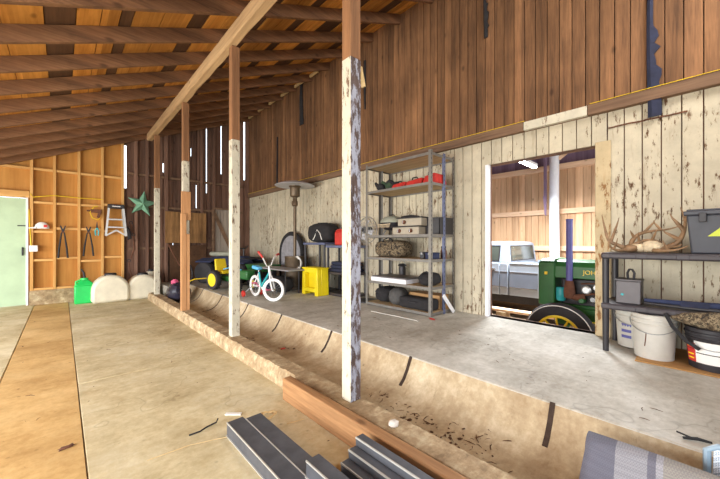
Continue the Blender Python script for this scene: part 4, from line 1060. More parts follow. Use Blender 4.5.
for s_ in (-.035, .035): m.tube([bb + Vector((s_ * .4, 0, 0)), re + Vector((s_, 0, 0))], .010, 8); m.tube([st, re + Vector((s_, 0, 0))], .010, 8)
m.build('rear_stays', 'bike_white', t)
m = MB(); sd = Vector((cos(fr), sin(fr), 0))
m.tube([hd + Vector((0, .02, .06)), hd + Vector((0, -.02, -.06))], .02, 10)
for s_ in (-.045, .045): m.tube([hd + Vector((0, -.03, -.06)) + sd * s_ * .6, hd + Vector((0, -.045, -.10)) + sd * s_, Vector((0, yf, R)) + sd * s_], .012, 8)
m.build('fork', 'bike_white', t)
m = MB(); st2 = hd + Vector((0, .03, .10))
m.tube([hd + Vector((0, .02, .05)), st2], .013, 8)
m.tube([st2 + sd * -.26 + Vector((.04, .05, .16)), st2 + sd * -.2 + Vector((0, 0, .14)), st2 + sd * -.07, st2 + sd * .07, st2 + sd * .2 + Vector((0, 0, .14)), st2 + sd * .26 + Vector((.04, .05, .16))], .010, 8); hb = m.build('handlebar', 'bike_white', t)
for s_ in (-1, 1):
    m = MB(); e = st2 + sd * .26 * s_ + Vector((.04, .05, .16)); b_ = st2 + sd * .2 * s_ + Vector((0, 0, .14)); dd = (e - b_).normalized()
    m.tube([e - dd * .03, e + dd * .08], .017, 10); m.ell(e + dd * .085, (.022, .022, .022), seg=10, rings=6); m.build('grip', 'red', t)
m = MB(); m.hexa([(-.055, .12, .47), (.055, .12, .47), (.075, .3, .49), (-.075, .3, .49)], [(-.04, .09, .52), (.04, .09, .52), (.065, .3, .55), (-.065, .3, .55)]); m.build('seat', 'seat_blue', t, bevel=.02)
m = MB(); m.tube([st, st + Vector((.0, .02, .06))], .012, 8); m.build('seat_post', 'chrome', t)
m = MB(); m.lathe([(.07, -.004), (.07, .004)], c=(.03, .06, .2), axis='x'); m.build('chain_guard', 'bike_white', t)
for s_ in (-1, 1):
    m = MB(); m.tube([bb + Vector((.05 * s_, 0, 0)), bb + Vector((.06 * s_, -.07 * s_, -.06 * s_))], .008, 6); m.cbox(bb + Vector((.09 * s_, -.07 * s_, -.06 * s_)), (.07, .05, .018)); m.build('pedal', 'pink', t)
    m = MB(); m.bar((.03 * s_, yr, R), (.15 * s_, yr + .06, .06), .014, .014); m.build('stabiliser_arm', 'steel', t)
    m = MB(); m.lathe([(.01, -.016), (.052, -.016), (.055, 0), (.052, .016), (.01, .016)], c=(.165 * s_, yr + .06, .055), axis='x'); m.build('training_wheel', 'red', t)
m = MB(); m.cbox((-.05, -.27, .52), (.09, .05, .06)); m.build('handlebar_pad', 'red', t, bevel=.015) if False else m.bm.free()

# child's pedal tractor with yellow seat
t = thing('toy_tractor', 'green toy pedal tractor with yellow seat and yellow wheel hubs', 'toy tractor', (2.52, 6.55, ZU), .25)
m = MB(); m.box((-.1, -.62, .22), (.1, -.05, .40)); m.box((-.08, -.1, .15), (.08, .35, .26)); m.build('hood', 'tractor_green', t, bevel=.03)
m = MB(); m.box((-.13, .1, .30), (.13, .34, .36)); m.hexa([(-.13, .3, .34), (.13, .3, .34), (.13, .36, .34), (-.13, .36, .34)], [(-.12, .36, .6), (.12, .36, .6), (.12, .4, .6), (-.12, .4, .6)]); m.build('seat', 'tractor_yellow', t, bevel=.015)
m = MB(); m.torus((0, -.06, .5), .09, .012, 'z', 20, 6); m.tube([(0, -.12, .36), (0, -.06, .5)], .01, 7); m.build('steering_wheel', 'black_plastic', t)
for (x, y, r, w_) in ((-.24, .22, .19, .1), (.24, .22, .19, .1), (-.2, -.45, .12, .07), (.2, -.45, .12, .07)):
    m = MB(); m.lathe([(r * .55, -w_ / 2), (r * .95, -w_ / 2), (r, -w_ * .3), (r, w_ * .3), (r * .95, w_ / 2), (r * .55, w_ / 2)], c=(x, y, r), axis='x')
    for k in range(14):
        a = 2 * pi * k / 14; m.cbox((x, y + r * cos(a), r + r * sin(a)), (w_, .02, .018), (a + pi / 2, 0, 0))
    wo = m.build('wheel', 'rubber', t)
    m = MB(); m.lathe([(.0, -w_ * .52), (r * .4, -w_ * .54), (r * .68, -w_ * .5), (r * .7, w_ * .42), (r * .3, w_ * .52), (0, w_ * .52)], c=(x, y, r), axis='x'); m.build('wheel_hub', 'tractor_yellow', wo)
m = MB(); m.tube([(-.24, .22, .19), (.24, .22, .19)], .015, 8); m.tube([(-.2, -.45, .12), (.2, -.45, .12)], .012, 8); m.build('axles', 'dark_metal', t)
m = MB(); m.tube([(-.06, -.4, .4), (-.12, -.1, .44), (-.1, .1, .4)], .014, 8); m.build('blue_strap', 'seat_blue', t)
# green wagon
t = thing('toy_wagon', 'green cart with black middle between the toy tractor and bicycle', 'cart', (3.2, 6.52, ZU), .12)
m = MB(); m.box((-.2, -.3, .33), (.2, .32, .37)); m.hexa([(-.2, -.3, .37), (.2, -.3, .37), (.2, .32, .37), (-.2, .32, .37)], [(-.23, -.33, .47), (.23, -.33, .47), (.23, .35, .47), (-.23, .35, .47)]); m.build('cart_tray', 'tractor_green', t, bevel=.012)
m = MB(); m.box((-.17, -.25, .16), (.17, .27, .33)); m.build('cart_underframe', 'black_plastic', t, bevel=.01)
m = MB(); m.box((-.2, -.31, .06), (.2, .33, .16)); m.build('cart_bumper', 'tractor_green', t, bevel=.03)
for x in (-.2, .2):
    for y in (-.2, .22):
        m = MB(); m.lathe([(.0, -.03), (.08, -.03), (.09, 0), (.08, .03), (0, .03)], c=(x, y, .09), axis='x'); m.build('wheel', 'rubber', t)
# dark quad bike in the corner
t = thing('quad_bike', 'dark quad bike with dusty grey seat by the back wall', 'quad bike', (3.0, 7.72, ZU), .6)
m = MB(); m.hexa([(-.22, -.5, .35), (.22, -.5, .35), (.2, .55, .4), (-.2, .55, .4)], [(-.16, -.4, .62), (.16, -.4, .62), (.16, .5, .6), (-.16, .5, .6)]); m.build('body_shell', 'navy_fab', t, bevel=.05)
m = MB(); m.box((-.14, -.02, .62), (.14, .55, .72)); m.build('seat', 'dusty_vinyl', t, bevel=.04)
for s_ in (-1, 1):
    m = MB(); m.hexa([(s_ * .2, -.62, .5), (s_ * .46, -.6, .46), (s_ * .46, -.2, .46), (s_ * .2, -.15, .55)], [(s_ * .2, -.62, .53), (s_ * .46, -.6, .49), (s_ * .46, -.2, .49), (s_ * .2, -.15, .58)]); m.build('fender', 'navy_fab', t, bevel=.01)
    m = MB(); m.hexa([(s_ * .2, .2, .55), (s_ * .46, .25, .48), (s_ * .46, .66, .48), (s_ * .2, .66, .55)], [(s_ * .2, .2, .58), (s_ * .46, .25, .51), (s_ * .46, .66, .51), (s_ * .2, .66, .58)]); m.build('fender', 'navy_fab', t, bevel=.01)
    for y in (-.42, .45):
        m = MB(); m.lathe([(.1, -.09), (.22, -.09), (.25, -.05), (.25, .05), (.22, .09), (.1, .09)], c=(s_ * .38, y, .25), axis='x'); wo = m.build('wheel', 'rubber', t)
        m = MB(); m.lathe([(0, -.06), (.1, -.07), (.11, .07), (0, .06)], c=(s_ * .38, y, .25), axis='x'); m.build('wheel_hub', 'steel', wo)
m = MB(); m.tube([(-.34, -.2, .86), (-.1, -.3, .8), (.1, -.3, .8), (.34, -.2, .86)], .014, 8); m.tube([(0, -.3, .55), (0, -.3, .8)], .02, 8); m.build('handlebar', 'dark_metal', t)
m = MB(); m.tube([(-.3, -.62, .56), (-.3, -.1, .6), (.3, -.1, .6), (.3, -.62, .56)], .012, 7, True)
for k in range(4): m.tube([(-.2 + .13 * k, -.62, .565), (-.2 + .13 * k, -.1, .6)], .008, 6)
m.build('front_rack', 'dark_metal', t)
# scrap pile left of quad: upright bars
t = thing('garden_cultivator', 'dark wheeled cultivator with thin handles left of the quad bike', 'cultivator', (2.1, 8.1, ZU - .01), .1)
m = MB(); m.torus((0, -.1, .24), .22, .018, 'x', 28, 7)
for k in range(8): a = k * pi / 4; m.tube([(0, -.1, .24), (0, -.1 + .21 * cos(a), .24 + .21 * sin(a))], .006, 5)
m.build('wheel', 'dark_metal', t)
for s_ in (-1, 1):
    m = MB(); m.tube([(.02 * s_, -.1, .24), (.1 * s_, .2, .45), (.22 * s_, .5, .9)], .014, 7); m.build('handle', 'rust', t)
m = MB(); m.bar((0, 0, .3), (0, .3, .1), .03, .03); m.bar((0, .3, .1), (0, .22, 0), .05, .02); m.build('blade', 'rust', t)
# black sack at the far post
t = thing('black_sack', 'black plastic sack slumped behind the far white post', 'sack', (1.72, 7.15, .03)); random.seed(12)
m = MB(); m.ell((0, 0, .19), (.21, .24, .19), noise=.09, seg=18, rings=12, fl=0); m.build('sack_body', plain('shiny black plastic', S(46, 44, 58), .3, 0, .3), t)
m = MB(); m.ell((-.05, .14, .38), (.07, .07, .06), noise=.12, seg=12, rings=8); m.build('sack_neck', 'pink', t)
m = MB(); m.tube([(.1, .1, .34), (.3, .05, .42), (.62, -.02, .43)], .012, 7); o = m.build('yellow_handle', 'yellow_cord', t)

# ---------------------------------------------------------------- back wall things
def yb(px, py, d=.11): return at_y(px, py, YB - d)
t = thing('water_tank', 'rounded milky white tank right beside the green jug', 'tank', (yb(91 + 19, 300, .5).x, YB - .60, 0), 0, 'milky white tanks by the plywood wall')
def tank(t, w_, h_, dp=.17):
    m = MB(); r = w_ / 2; a0 = h_ * .38
    m.prism([(-r * .94, 0), (r * .94, 0), (r, h_ * .1), (r, a0)] + [(r * cos(pi * k / 14), a0 + (h_ - a0) * sin(pi * k / 14) ** .85) for k in range(1, 14)] + [(-r, a0), (-r, h_ * .1)], 'xz', -dp, dp)
    m.build('tank_body', 'tank_white', t, bevel=.05)
    m = MB(); k_ = min(.1, dp * .7); m.lathe([(k_, h_ - .03), (k_, h_ + .02), (k_ * .85, h_ + .035), (0, h_ + .035)]); m.build('tank_cap', 'dark_metal', t)
tank(t, .62, .55)
def tankat(px, label, w_, h_, dy, dp=.17):
    p = at_y(px, 300, YB - dy); t = thing('water_tank', label, 'tank', (p.x, p.y, 0), 0, 'milky white tanks by the plywood wall'); tank(t, w_, h_, dp)
t.location.x = at_y(110.5, 300, YB - .6).x
tankat(142.5, 'rounded milky white tank in the middle, under the tin star', .58, .52, .55)
tankat(150.5, 'milky white tank half hidden behind the middle tank and far white post', .42, .56, .2, .08)
p = at_y(84.5, 300, YB - .42); t = thing('utility_jug', 'bright green square utility jug with a dark spout by the plywood wall', 'jug', (p.x, p.y, 0))
m = MB(); m.box((-.155, -.13, 0), (.155, .13, .36)); m.hexa([(-.155, -.13, .36), (.155, -.13, .36), (.155, .13, .36), (-.155, .13, .36)], [(-.06, -.06, .46), (.07, -.06, .46), (.07, .06, .46), (-.06, .06, .46)]); m.build('jug_body', 'green_plastic', t, bevel=.02)
m = MB(); m.tube([(-.13, 0, .36), (-.13, 0, .43), (-.05, 0, .47)], .018, 8); m.build('jug_handle', 'green_plastic', t)
m = MB(); m.lathe([(.06, .46), (.06, .5), (.0, .5)], c=(0, 0, 0)); m.build('jug_cap', 'green_plastic', t)
m = MB(); m.tube([(0, 0, .5), (-.01, 0, .6), (-.05, 0, .68)], [.022, .02, .014], 9); m.build('jug_spout', 'dark_metal', t)
# tin star
c = yb(142.5, 204, .16)
t = thing('tin_star', 'large weathered pale green tin star on the dark back wall', 'star', c)
m = MB(); Rr = .30; pts = [(Rr * (1 if k % 2 == 0 else .40) * sin(pi * k / 5 + .12), Rr * (1 if k % 2 == 0 else .40) * cos(pi * k / 5 + .12)) for k in range(10)]
fv = [m._v((x, 0, z)) for x, z in pts]; bv = [m._v((x, .02, z)) for x, z in pts]; cv = m._v((0, -.09, 0))
for k in range(10): m.face((fv[k], fv[(k + 1) % 10], cv)); m.face((fv[k], bv[k], bv[(k + 1) % 10], fv[(k + 1) % 10]))
m.face(bv); m.build('star_face', 'star', t, smooth=False)
# step ladder hung on the studs
A = yb(104, 204, .14); B = yb(127, 236, .14)
t = thing('step_ladder', 'short aluminium step ladder with black top hung on the plywood wall', 'ladder', ((A.x + B.x) / 2, YB - .16, B.z))
h = A.z - B.z; w_ = (B.x - A.x) / 2
m = MB(); m.box((-w_ * .72, -.08, h - .09), (w_ * .72, .06, h)); m.build('ladder_cap', 'black_plastic', t, bevel=.012)
m = MB(); m.cbox((0, -.082, h - .045), (w_ * .7, .004, .02)); m.build('cap_print', 'paper', t)
for s_ in (-1, 1):
    m = MB(); m.bar((s_ * w_ * .62, -.05, h - .08), (s_ * w_ * .88, -.06, 0), .035, .05, (0, 1, 0)); m.build('side_rail', 'alu', t)
    m = MB(); m.bar((s_ * w_ * .55, .04, h - .08), (s_ * w_ * .8, .05, .02), .02, .03, (0, 1, 0)); m.build('rear_rail', 'alu', t)
for z in (.27, .52):
    m = MB(); f = .88 - .26 * z / h; m.box((-w_ * f, -.09, h * z - .015), (w_ * f, -.01, h * z + .015)); m.build('step', 'alu', t, bevel=.004)
m = MB(); m.bar((-w_ * .9, -.07, .0), (0, -.07, .12), .03, .02, (0, 1, 0)); m.bar((w_ * .9, -.07, .0), (0, -.07, .12), .03, .02, (0, 1, 0)); m.build('step_brace', 'alu', t)
m = MB(); m.tube([(w_ * .9, -.05, .3 * h), (w_ * 1.15, -.05, .12 * h), (w_ * 1.2, -.05, -.05), (w_ * 1.0, -.05, -.06)], .035, 9); q = m.build('hanging_bag', 'black_fab', loc=t.location); tag(q, 'dark rolled strap hanging at the right side of the step ladder', 'strap')
# loppers
def lopper(px, ytop, ybot, label, spread):
    a = yb(px, ytop, .13); b = yb(px, ybot, .13); L = a.z - b.z
    t = thing('garden_lopper', label, 'loppers', (a.x, YB - .13, b.z), 0, 'long handled loppers on the plywood wall')
    for s_ in (-1, 1):
        m = MB(); m.tube([(s_ * spread, 0, 0), (s_ * spread * .8, 0, L * .3), (s_ * .02, 0, L * .8)], [.017, .016, .011], 8); hn = m.build('handle', 'ink', t)
        m = MB(); m.prism([(s_ * -.01, L * .78), (s_ * .025, L * .8), (s_ * -.03, L * 1.02), (s_ * -.045, L * 1.0)], 'xz', -.005 - .006 * s_, .001 - .006 * s_); m.build('blade', 'dark_metal', t)
    m = MB(); m.lathe([(.018, -.014), (.018, .014), (0, .014)], c=(0, 0, L * .8), axis='y'); m.build('pivot_bolt', 'rust', t)
lopper(63, 226, 258, 'left black long handled loppers hung open on the plywood wall', .07)
lopper(88.5, 227, 256, 'right black long handled loppers, beside the small green shears', .08)
p = yb(97, 228, .12); t = thing('hand_shears', 'small green handled shears hanging between loppers and step ladder', 'shears', p)
for s_ in (-1, 1):
    m = MB(); m.tube([(0, 0, .0), (s_ * .03, 0, -.06), (s_ * .02, 0, -.16)], .012, 7); m.build('handle', 'teal', t)
m = MB(); m.prism([(-.02, 0), (.02, 0), (.004, .13), (-.004, .13)], 'xz', -.004, .004); m.build('blade', 'dark_metal', t)
p = yb(96, 211, .12); t = thing('hand_tool', 'dark drill like tool with yellow cord hung on a stud', 'tool', p)
m = MB(); m.cbox((0, 0, 0), (.18, .06, .07)); m.cbox((.05, 0, -.08), (.05, .05, .13), (0, .25, 0)); m.tube([(-.09, 0, 0), (-.15, 0, .0)], .018, 8); m.build('tool_body', 'rust', t, bevel=.012)
m = MB(); m.tube([(.07, 0, -.13), (.03, -.02, -.19), (-.06, -.02, -.15), (-.1, -.02, -.04), (-.04, -.02, .08), (.03, -.02, .1)], .010, 7); m.build('tool_cord', 'yellow_cord', t)
p = yb(42, 229, .10); t = thing('baseball_hat', 'white cap with red mark lying on a nailer beside the green door', 'hat', (p.x, YB - .07, 1.482))
m = MB(); m.ell((0, 0, .0), (.11, .06, .13), seg=20, rings=12, fl=0); m.build('cap_crown', 'paper', t)
m = MB(); m.hexa([(-.19, -.05, 0), (-.08, -.06, 0), (-.08, .05, 0), (-.19, .04, 0)], [(-.19, -.05, .012), (-.08, -.06, .03), (-.08, .05, .03), (-.19, .04, .012)]); m.build('cap_visor', 'paper', t)
m = MB(); m.cbox((.05, -.057, .05), (.05, .012, .05)); m.build('cap_badge', 'red', t)
p = yb(33.5, 248.5, .095); t = thing('outlet_box', 'white electrical outlet box on the stud beside the green door', 'outlet', p)
m = MB(); m.box((-.06, -.03, -.06), (.06, .03, .06)); m.build('box_cover', 'paper', t, bevel=.006)
m = MB(); m.tube([(-.03, -.0, .06), (-.05, 0, .4), (-.06, 0, .75)], .01, 6); m.build('conduit', 'yellow_cord', t)
m = MB(); m.tube([yb(30, 193.5, .1), yb(33, 197, .1), yb(54, 195.5, .1), yb(79, 198, .1), yb(103, 199.5, .1)], .009, 6)
tag(m.build('yellow_cable', 'yellow_cord'), 'yellow cable strung across the studs above the step ladder height', 'cable')
for k in range(3):
    p = yb((131, 133.5, 129)[k], (224, 236, 262)[k], .11)
    t = thing('hanging_tool', ['dark metal hook hanging left below the tin star', 'longer dark rusty bar hanging below the tin star', 'short rusty bar low between ladder and middle tank'][k], 'tool', p)
    L = (.2, .5, .3)[k]; m = MB(); m.tube([(0, 0, 0), (.01, -.01, -L * .6), (.05 * (-1) ** k, -.01, -L)], .014, 7); m.build('bar', 'rust', t)
    m = MB(); m.torus((0, 0, .03), .03, .007, 'y', 14, 6); m.build('hook_ring', 'dark_metal', t)

# ---------------------------------------------------------------- far room: pickup truck
TX, TY, TZ = 7.7, 3.14, -.55
t = thing('pickup_truck', 'two tone silver pickup truck in the room beyond the opening', 'truck', (TX, TY, TZ))
WD = 1.95; bl, bt_ = .52, 1.27
def arc(yc, r, z0): return [(yc + r * cos(a), z0 + r * sin(a)) for a in [pi - pi * k / 12 for k in range(13)]]
fc, rc_ = -1.14, 2.05
# the bed, open on top, tail towards -Y
prof_b = [(-2.0, .58), (fc - .46, .55)] + arc(fc, .45, .56) + [(fc + .46, .52), (-.02, .52), (-.02, 1.27), (-2.0, 1.27)]
m = MB(); m.prism(prof_b, 'yz', 0, .07); m.prism(prof_b, 'yz', WD - .07, WD)
m.box((.07, -2.0, .72), (WD - .07, -.02, .78)); m.box((.07, -.09, .78), (WD - .07, -.02, 1.24))
for x in (.07, WD - .29): m.box((x, fc - .5, .78), (x + .22, fc + .5, 1.0))
m.build('bed', 'truck_silver', t, bevel=.015)
m = MB(); m.box((.05, -2.05, .62), (WD - .05, -2.0, 1.26)); m.build('tailgate', 'truck_silver', t, bevel=.012)
m = MB(); m.box((-.006, -2.0, 1.255), (.085, -.02, 1.285)); m.build('bed_rail', 'truck_silver', t, bevel=.01)
m = MB(); m.box((WD - .085, -2.0, 1.255), (WD + .006, -.02, 1.285)); m.build('bed_rail', 'truck_silver', t, bevel=.01)
# lower cab, doors and nose
m = MB(); m.box((.0, .006, .52), (WD, .20, 1.27)); m.box((.06, .2, .5), (WD - .06, 1.32, .9)); m.build('cab_corner', 'truck_silver', t, bevel=.015)
for x0, x1 in ((0, .06), (WD - .06, WD)):
    m = MB(); m.box((x0, .212, .52), (x1, 1.31, 1.27)); dd = m.build('door', 'truck_silver', t, bevel=.012)
    m = MB(); m.box((x0 - .03 if x0 == 0 else x1, .3, 1.1), (x0 if x0 == 0 else x1 + .03, .46, 1.14)); m.build('door_handle', 'chrome', dd, bevel=.006)
m = MB(); m.prism([(1.322, .52), (rc_ - .46 + .3, .52)] + arc(rc_ + .3, .45, .56) + [(rc_ + .76, .52), (3.15, .58), (3.2, 1.15), (3.1, 1.24), (1.322, 1.3)], 'yz', 0, WD); m.build('front_body', 'truck_silver', t, bevel=.03)
# cab top: near upright rear window, raked windshield
Bq = [(.04, .012, 1.27), (WD - .04, .012, 1.27), (WD - .04, 1.55, 1.27), (.04, 1.55, 1.27)]; Tq = [(.10, .06, 1.745), (WD - .10, .06, 1.745), (WD - .10, 1.15, 1.745), (.10, 1.15, 1.745)]
m = MB(); m.hexa(Bq, Tq); m.hexa(Tq, [(.17, .14, 1.79), (WD - .17, .14, 1.79), (WD - .17, 1.08, 1.79), (.17, 1.08, 1.79)]); cab = m.build('cab', 'truck_silver', t, bevel=.02)
def win(a, b, c, d, u0, u1, v0, v1, nm):
    m = MB(); m.panel(a, b, c, d, u0, u1, v0, v1, .006, .012); g_ = m.build(nm, 'glass', t)
    m = MB(); e, k = .02, .05
    for (p, q, r, s_) in ((u0 - e, u1 + e, v0 - k, v0), (u0 - e, u1 + e, v1, v1 + k), (u0 - e, u0, v0, v1), (u1, u1 + e, v0, v1)): m.panel(a, b, c, d, p, q, r, s_, .010, .014)
    m.build('window_seal', 'black_plastic', g_)
win(Bq[0], Bq[1], Tq[1], Tq[0], .10, .90, .14, .84, 'rear_window')
win(Bq[2], Bq[3], Tq[3], Tq[2], .07, .93, .12, .86, 'windshield')
win(Bq[3], Bq[0], Tq[0], Tq[3], .30, .84, .12, .84, 'side_window'); win(Bq[1], Bq[2], Tq[2], Tq[1], .16, .70, .12, .84, 'side_window')
for (a, b) in ((-.64, -.025), (.012, .195), (.215, 1.305)):
    m = MB(); m.box((-.010, a, .72), (.003, b, 1.06)); m.build('two_tone_panel', 'truck_grey', t, bevel=.004)
    m = MB(); m.box((-.014, a, 1.06), (.003, b, 1.075)); m.build('side_trim', 'chrome', t)
    m = MB(); m.box((-.014, a, .70), (.003, b, .715)); m.build('side_trim', 'chrome', t)
m = MB(); m.tube([(.03, 1.2, 1.3), (-.1, 1.2, 1.33)], .01, 6); m.box((-.2, 1.18, 1.3), (-.1, 1.22, 1.46)); m.build('wing_mirror', 'chrome', t, bevel=.006)
for y in (fc, rc_ + .3):
    for x in (.13, WD - .13):
        m = MB(); m.lathe([(.19, -.11), (.33, -.11), (.37, -.07), (.37, .07), (.33, .11), (.19, .11)], c=(x, y, .37), axis='x', seg=32); wo = m.build('wheel', 'rubber', t)
        m = MB(); m.lathe([(0, -.1), (.06, -.1), (.1, -.06), (.19, -.09), (.2, .09), (.1, .06), (0, .08)], c=(x, y, .37), axis='x'); m.build('wheel_hub', 'steel', wo)
m = MB(); m.box((-.02, 3.18, .55), (WD + .02, 3.3, .75)); m.build('bumper', 'chrome', t, bevel=.02)
m = MB(); m.box((-.0, -2.2, .5), (WD, -2.08, .64)); m.build('bumper', 'chrome', t, bevel=.02)
m = MB(); m.box((.15, 3.19, .82), (WD - .15, 3.215, 1.12)); m.build('grille', 'dark_metal', t)
for x in (.25, WD - .25): m = MB(); m.cbox((x, 3.215, .98), (.2, .03, .16)); m.build('headlight', 'white_jamb', t, bevel=.01)
m = MB(); m.box((.3, -1.7, .3), (WD - .3, 3.2, .5)); m.build('chassis', 'dark_metal', t)
# planks and rubble in front of the truck
p0 = at_x(500, 299, 6.9); p1 = at_x(539, 306, 6.75)
t = thing('plank_stack', 'pale plank lying on blocks in front of the silver truck', 'plank', (6.85, 2.9, -.55))
m = MB(); m.box((-.1, -1.4, .31), (.1, 1.5, .36)); m.build('plank_board', 'tan_rail', t, bevel=.004)
for y in (-1.2, 0, 1.2):
    m = MB(); m.box((-.12, y - .1, 0), (.12, y + .1, .31)); m.build('support_block', 'curb', t, bevel=.01)
random.seed(44)
for k in range(5):
    p = at_x((501, 495, 512, 522, 505)[k], (312, 314, 309, 306, 309)[k], 5.6 + .2 * k)
    m = MB(); m.ell((0, 0, .07), (.12 + .02 * k, .14, .07), noise=.14, seg=10, rings=7, fl=0)
    tag(m.build('rubble_stone', 'stone', loc=(5.6 + .2 * k, p.y, -.55)), ['grey rubble stone on the dirt nearest the white jamb', 'second rubble stone from the white jamb on the dirt', 'rubble stone in the middle of the dirt patch', 'rubble stone on the dirt nearest the tractor wheel', 'rubble stone at the back of the dirt patch'][k], 'stone', 'rubble stones in the far room')

# ---------------------------------------------------------------- far room: green tractor
GX, GY, GZ = 5.78, 1.36, -.55
t = thing('farm_tractor', 'old green farm tractor with yellow wheel just beyond the opening', 'tractor', (GX, GY, GZ))
# hood, front to +Y
m = MB(); pts = [(-.33, 1.23), (-.33, 1.40), (-.27, 1.475), (-.12, 1.50), (.12, 1.50), (.27, 1.475), (.33, 1.40), (.33, 1.23)]
m.prism(pts, 'xz', -1.35, .175); m.build('hood', 'tractor_green', t, bevel=.012)
m = MB(); m.hexa([(-.337, .17, .80), (.337, .17, .80), (.337, .40, .80), (-.337, .40, .80)], [(-.337, .17, 1.46), (.337, .17, 1.46), (.337, .40, 1.46), (-.337, .40, 1.46)]); m.hexa([(-.337, .17, 1.46), (.337, .17, 1.46), (.337, .40, 1.46), (-.337, .40, 1.46)], [(-.27, .17, 1.51), (.27, .17, 1.51), (.27, .37, 1.51), (-.27, .37, 1.51)]); rad = m.build('radiator_shell', 'tractor_green', t, bevel=.02)
m = MB()
for k in range(12): m.box((-.27, .40, .88 + k * .045), (.27, .408, .905 + k * .045))
m.build('grille_bars', 'tractor_yellow', rad)
m = MB(); m.cbox((-.339, .29, 1.29), (.008, .04, .045)); m.build('yellow_badge', 'tractor_yellow', rad)
m = MB(); m.box((-.24, -1.5, .62), (.24, .34, .84)); m.box((-.3, -.5, .72), (-.24, .1, .80)); m.build('frame_rail', 'tractor_green', t, bevel=.015)
m = MB(); m.box((-.2, -.95, .82), (.2, .12, 1.22)); eng = m.build('engine_block', 'dark_metal', t, bevel=.02)
random.seed(6)
for k, (y, z, r, l, mt) in enumerate(((-.22, 1.08, .06, .12, 'alu'), (-.34, 1.12, .05, .10, 'alu'), (-.3, .95, .045, .12, 'steel'), (-.46, 1.04, .07, .12, 'tractor_green'), (-.17, .92, .04, .14, 'tractor_green'), (-.6, .98, .08, .12, 'dark_metal'))):
    m = MB(); m.lathe([(r * .6, 0), (r, .02), (r, l), (r * .7, l + .02), (0, l + .02)], c=(-.2, y, z), axis='x', seg=18)
    for v in m.bm.verts: v.co.x = -.4 - v.co.x
    m.build('engine_fitting', mt, eng)
m = MB(); m.tube([(-.29, -.1, .98), (-.31, -.3, 1.03), (-.29, -.5, 1.0), (-.26, -.7, 1.1)], .014, 8); m.tube([(-.28, -.15, 1.16), (-.3, -.35, 1.18), (-.28, -.6, 1.14)], .010, 7); m.build('fuel_pipe', 'rust', eng)
m = MB(); m.lathe([(.05, -.1), (.062, -.08), (.062, .08), (.05, .1), (0, .1)], c=(-.30, .10, .99), axis='z'); m.build('oil_filter', 'teal', eng)
m = MB(); m.tube([(-.32, -.015, .96), (-.34, -.02, 1.04), (-.34, -.02, 1.2)], [.07, .075, .05], 14); m.tube([(-.30, -.2, .98), (-.33, -.1, .96), (-.33, -.02, .98)], .045, 10); ex = m.build('exhaust_elbow', 'rust', t)
m = MB(); m.tube([(-.34, -.02, 1.12), (-.34, -.02, 2.08)], .043, 16); m.tube([(-.34, -.02, 2.08), (-.34, -.02, 2.10)], .047, 16); pp = m.build('exhaust_pipe', 'pipe_blue', t)
textmesh('JOHN DEERE', .085, 'tractor_yellow', 'side_lettering', t, (-.333, -.185, 1.30), (pi / 2, 0, -pi / 2))
def tyre(c, R, w_, hub, spokes, nm, yellow=True):
    m = MB(); m.lathe([(R * .62, -w_ * .4), (R * .74, -w_ * .5), (R * .92, -w_ * .48), (R * .985, -w_ * .3), (R, 0), (R * .985, w_ * .3), (R * .92, w_ * .48), (R * .74, w_ * .5), (R * .62, w_ * .4)], c=c, axis='x', seg=44, ring=True); wo = m.build(nm, 'rubber', t)
    m = MB(); m.torus((c[0] - w_ * .47, c[1], c[2]), R * .93, .007, 'x', 44, 6); m.build('tyre_highlight_line', 'paper', wo)  # highlight on the tyre shoulder, modelled as a white ring
    m = MB(); m.lathe([(R * .63, -w_ * .42), (R * .60, -w_ * .44), (R * .55, -w_ * .40), (R * .55, -w_ * .24), (R * .60, -w_ * .22), (R * .63, -w_ * .24)], c=c, axis='x', seg=44, ring=True); rm = m.build('rim', 'tractor_yellow', wo)
    for k in range(spokes):
        a = 2 * pi * k / spokes + .2; m = MB(); m.tube([(c[0] - .02, c[1] + .05 * cos(a), c[2] + .05 * sin(a)), (c[0] - .05, c[1] + R * .59 * cos(a), c[2] + R * .59 * sin(a))], .015, 8); m.build('spoke', 'tractor_yellow', wo)
    m = MB(); m.lathe([(0, -.1), (.05, -.1), (.075, -.06), (.075, .06), (0, .08)], c=c, axis='x'); m.build('hub', 'tractor_yellow', wo)
for x in (-.68, .68): tyre((x, .02, .465), .445, .17, .08, 10, 'front_wheel')
m = MB(); m.tube([(-.68, 0, .45), (-.5, .02, .47), (0, .05, .55), (.5, .02, .47), (.68, 0, .45)], .035, 10); m.box((-.12, -.05, .5), (.12, .2, .75)); m.build('front_axle', 'tractor_green', t)
for x in (-.72, .72): tyre((x, -2.1, .68), .68, .3, .12, 10, 'rear_wheel')
m = MB(); m.tube([(-.72, -2.1, .68), (.72, -2.1, .68)], .06, 12); m.build('rear_axle', 'tractor_green', t)
m = MB(); m.box((-.2, -2.3, .5), (.2, -1.3, .95)); m.build('gearbox', 'tractor_green', t, bevel=.03)
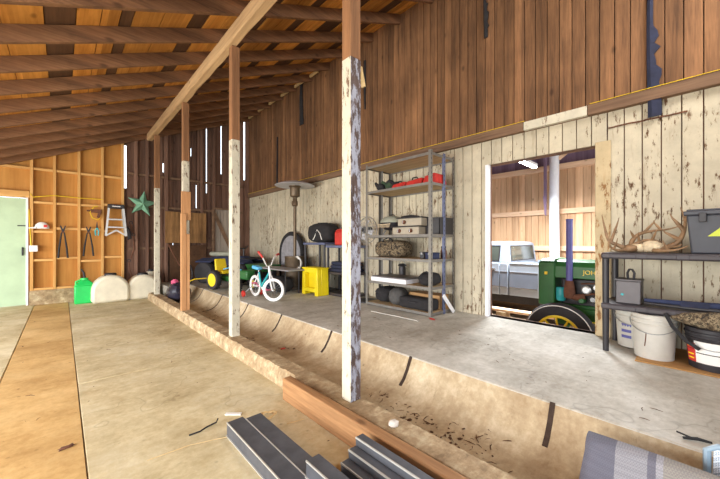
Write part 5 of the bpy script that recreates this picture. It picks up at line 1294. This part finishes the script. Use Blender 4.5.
m = MB(); m.box((-.22, -2.35, 1.05), (.22, -2.0, 1.1)); m.box((-.22, -2.4, 1.1), (.22, -2.34, 1.35)); m.tube([(0, -2.2, .9), (0, -2.2, 1.06)], .03, 8); m.build('seat', 'tractor_yellow', t, bevel=.02)
m = MB(); m.torus((0, -1.65, 1.5), .2, .015, 'y', 28, 8); m.tube([(0, -1.35, 1.35), (0, -1.65, 1.5)], .018, 8)
for k in range(3): a = 2.1 * k; m.tube([(0, -1.65, 1.5), (.2 * cos(a), -1.65, 1.5 + .2 * sin(a))], .009, 6)
m.build('steering_wheel', 'black_plastic', t)
# folding chair leg glimpse by the jamb
# ------------------------------------------------------------------ light
w = bpy.data.worlds.new('sky'); scene.world = w; w.use_nodes = True
bg = w.node_tree.nodes['Background']; bg.inputs['Color'].default_value = (.78, .89, 1, 1); bg.inputs['Strength'].default_value = 2.5
def area(name, loc, target, size, power, color=(1, 1, 1), sy=None):
    l = bpy.data.lights.new(name, 'AREA'); l.energy = power; l.color = color; l.size = size
    if sy: l.shape = 'RECTANGLE'; l.size_y = sy
    o = bpy.data.objects.new(name, l); COL.objects.link(o); o.location = loc
    o.rotation_euler = (Vector(target) - Vector(loc)).to_track_quat('-Z', 'Y').to_euler(); return o
area('barn_doorway_daylight', (.4, -3.2, 1.7), (1.2, 4, 1.0), 4.5, 80, (.8, .89, 1), 3.0)
area('barn_side_daylight', (-3.4, 3.6, 1.1), (3, 4.6, 1.6), 8, 480, (1, .98, .95), 2.0)
area('unseen_fill_light', (2.7, -.9, 3.7), (2.6, 6.0, .2), 1.2, 65, (1, .97, .93), .5)  # unseen fill added behind the camera to brighten the raised floor and trough
area('strip_lamp_light', (7.45, 2.68, 2.92), (7.0, 2.66, 0), 1.2, 520, (.92, .96, 1), .15)
area('shed_doorway_daylight', (7, -4.2, 1.4), (7.6, 3, 1.0), 5, 190, (1, .97, .95), 3)
vs = scene.view_settings; vs.view_transform = 'Standard'; vs.look = 'None'; vs.gamma = 1; vs.use_curve_mapping = False; vs.exposure = .2
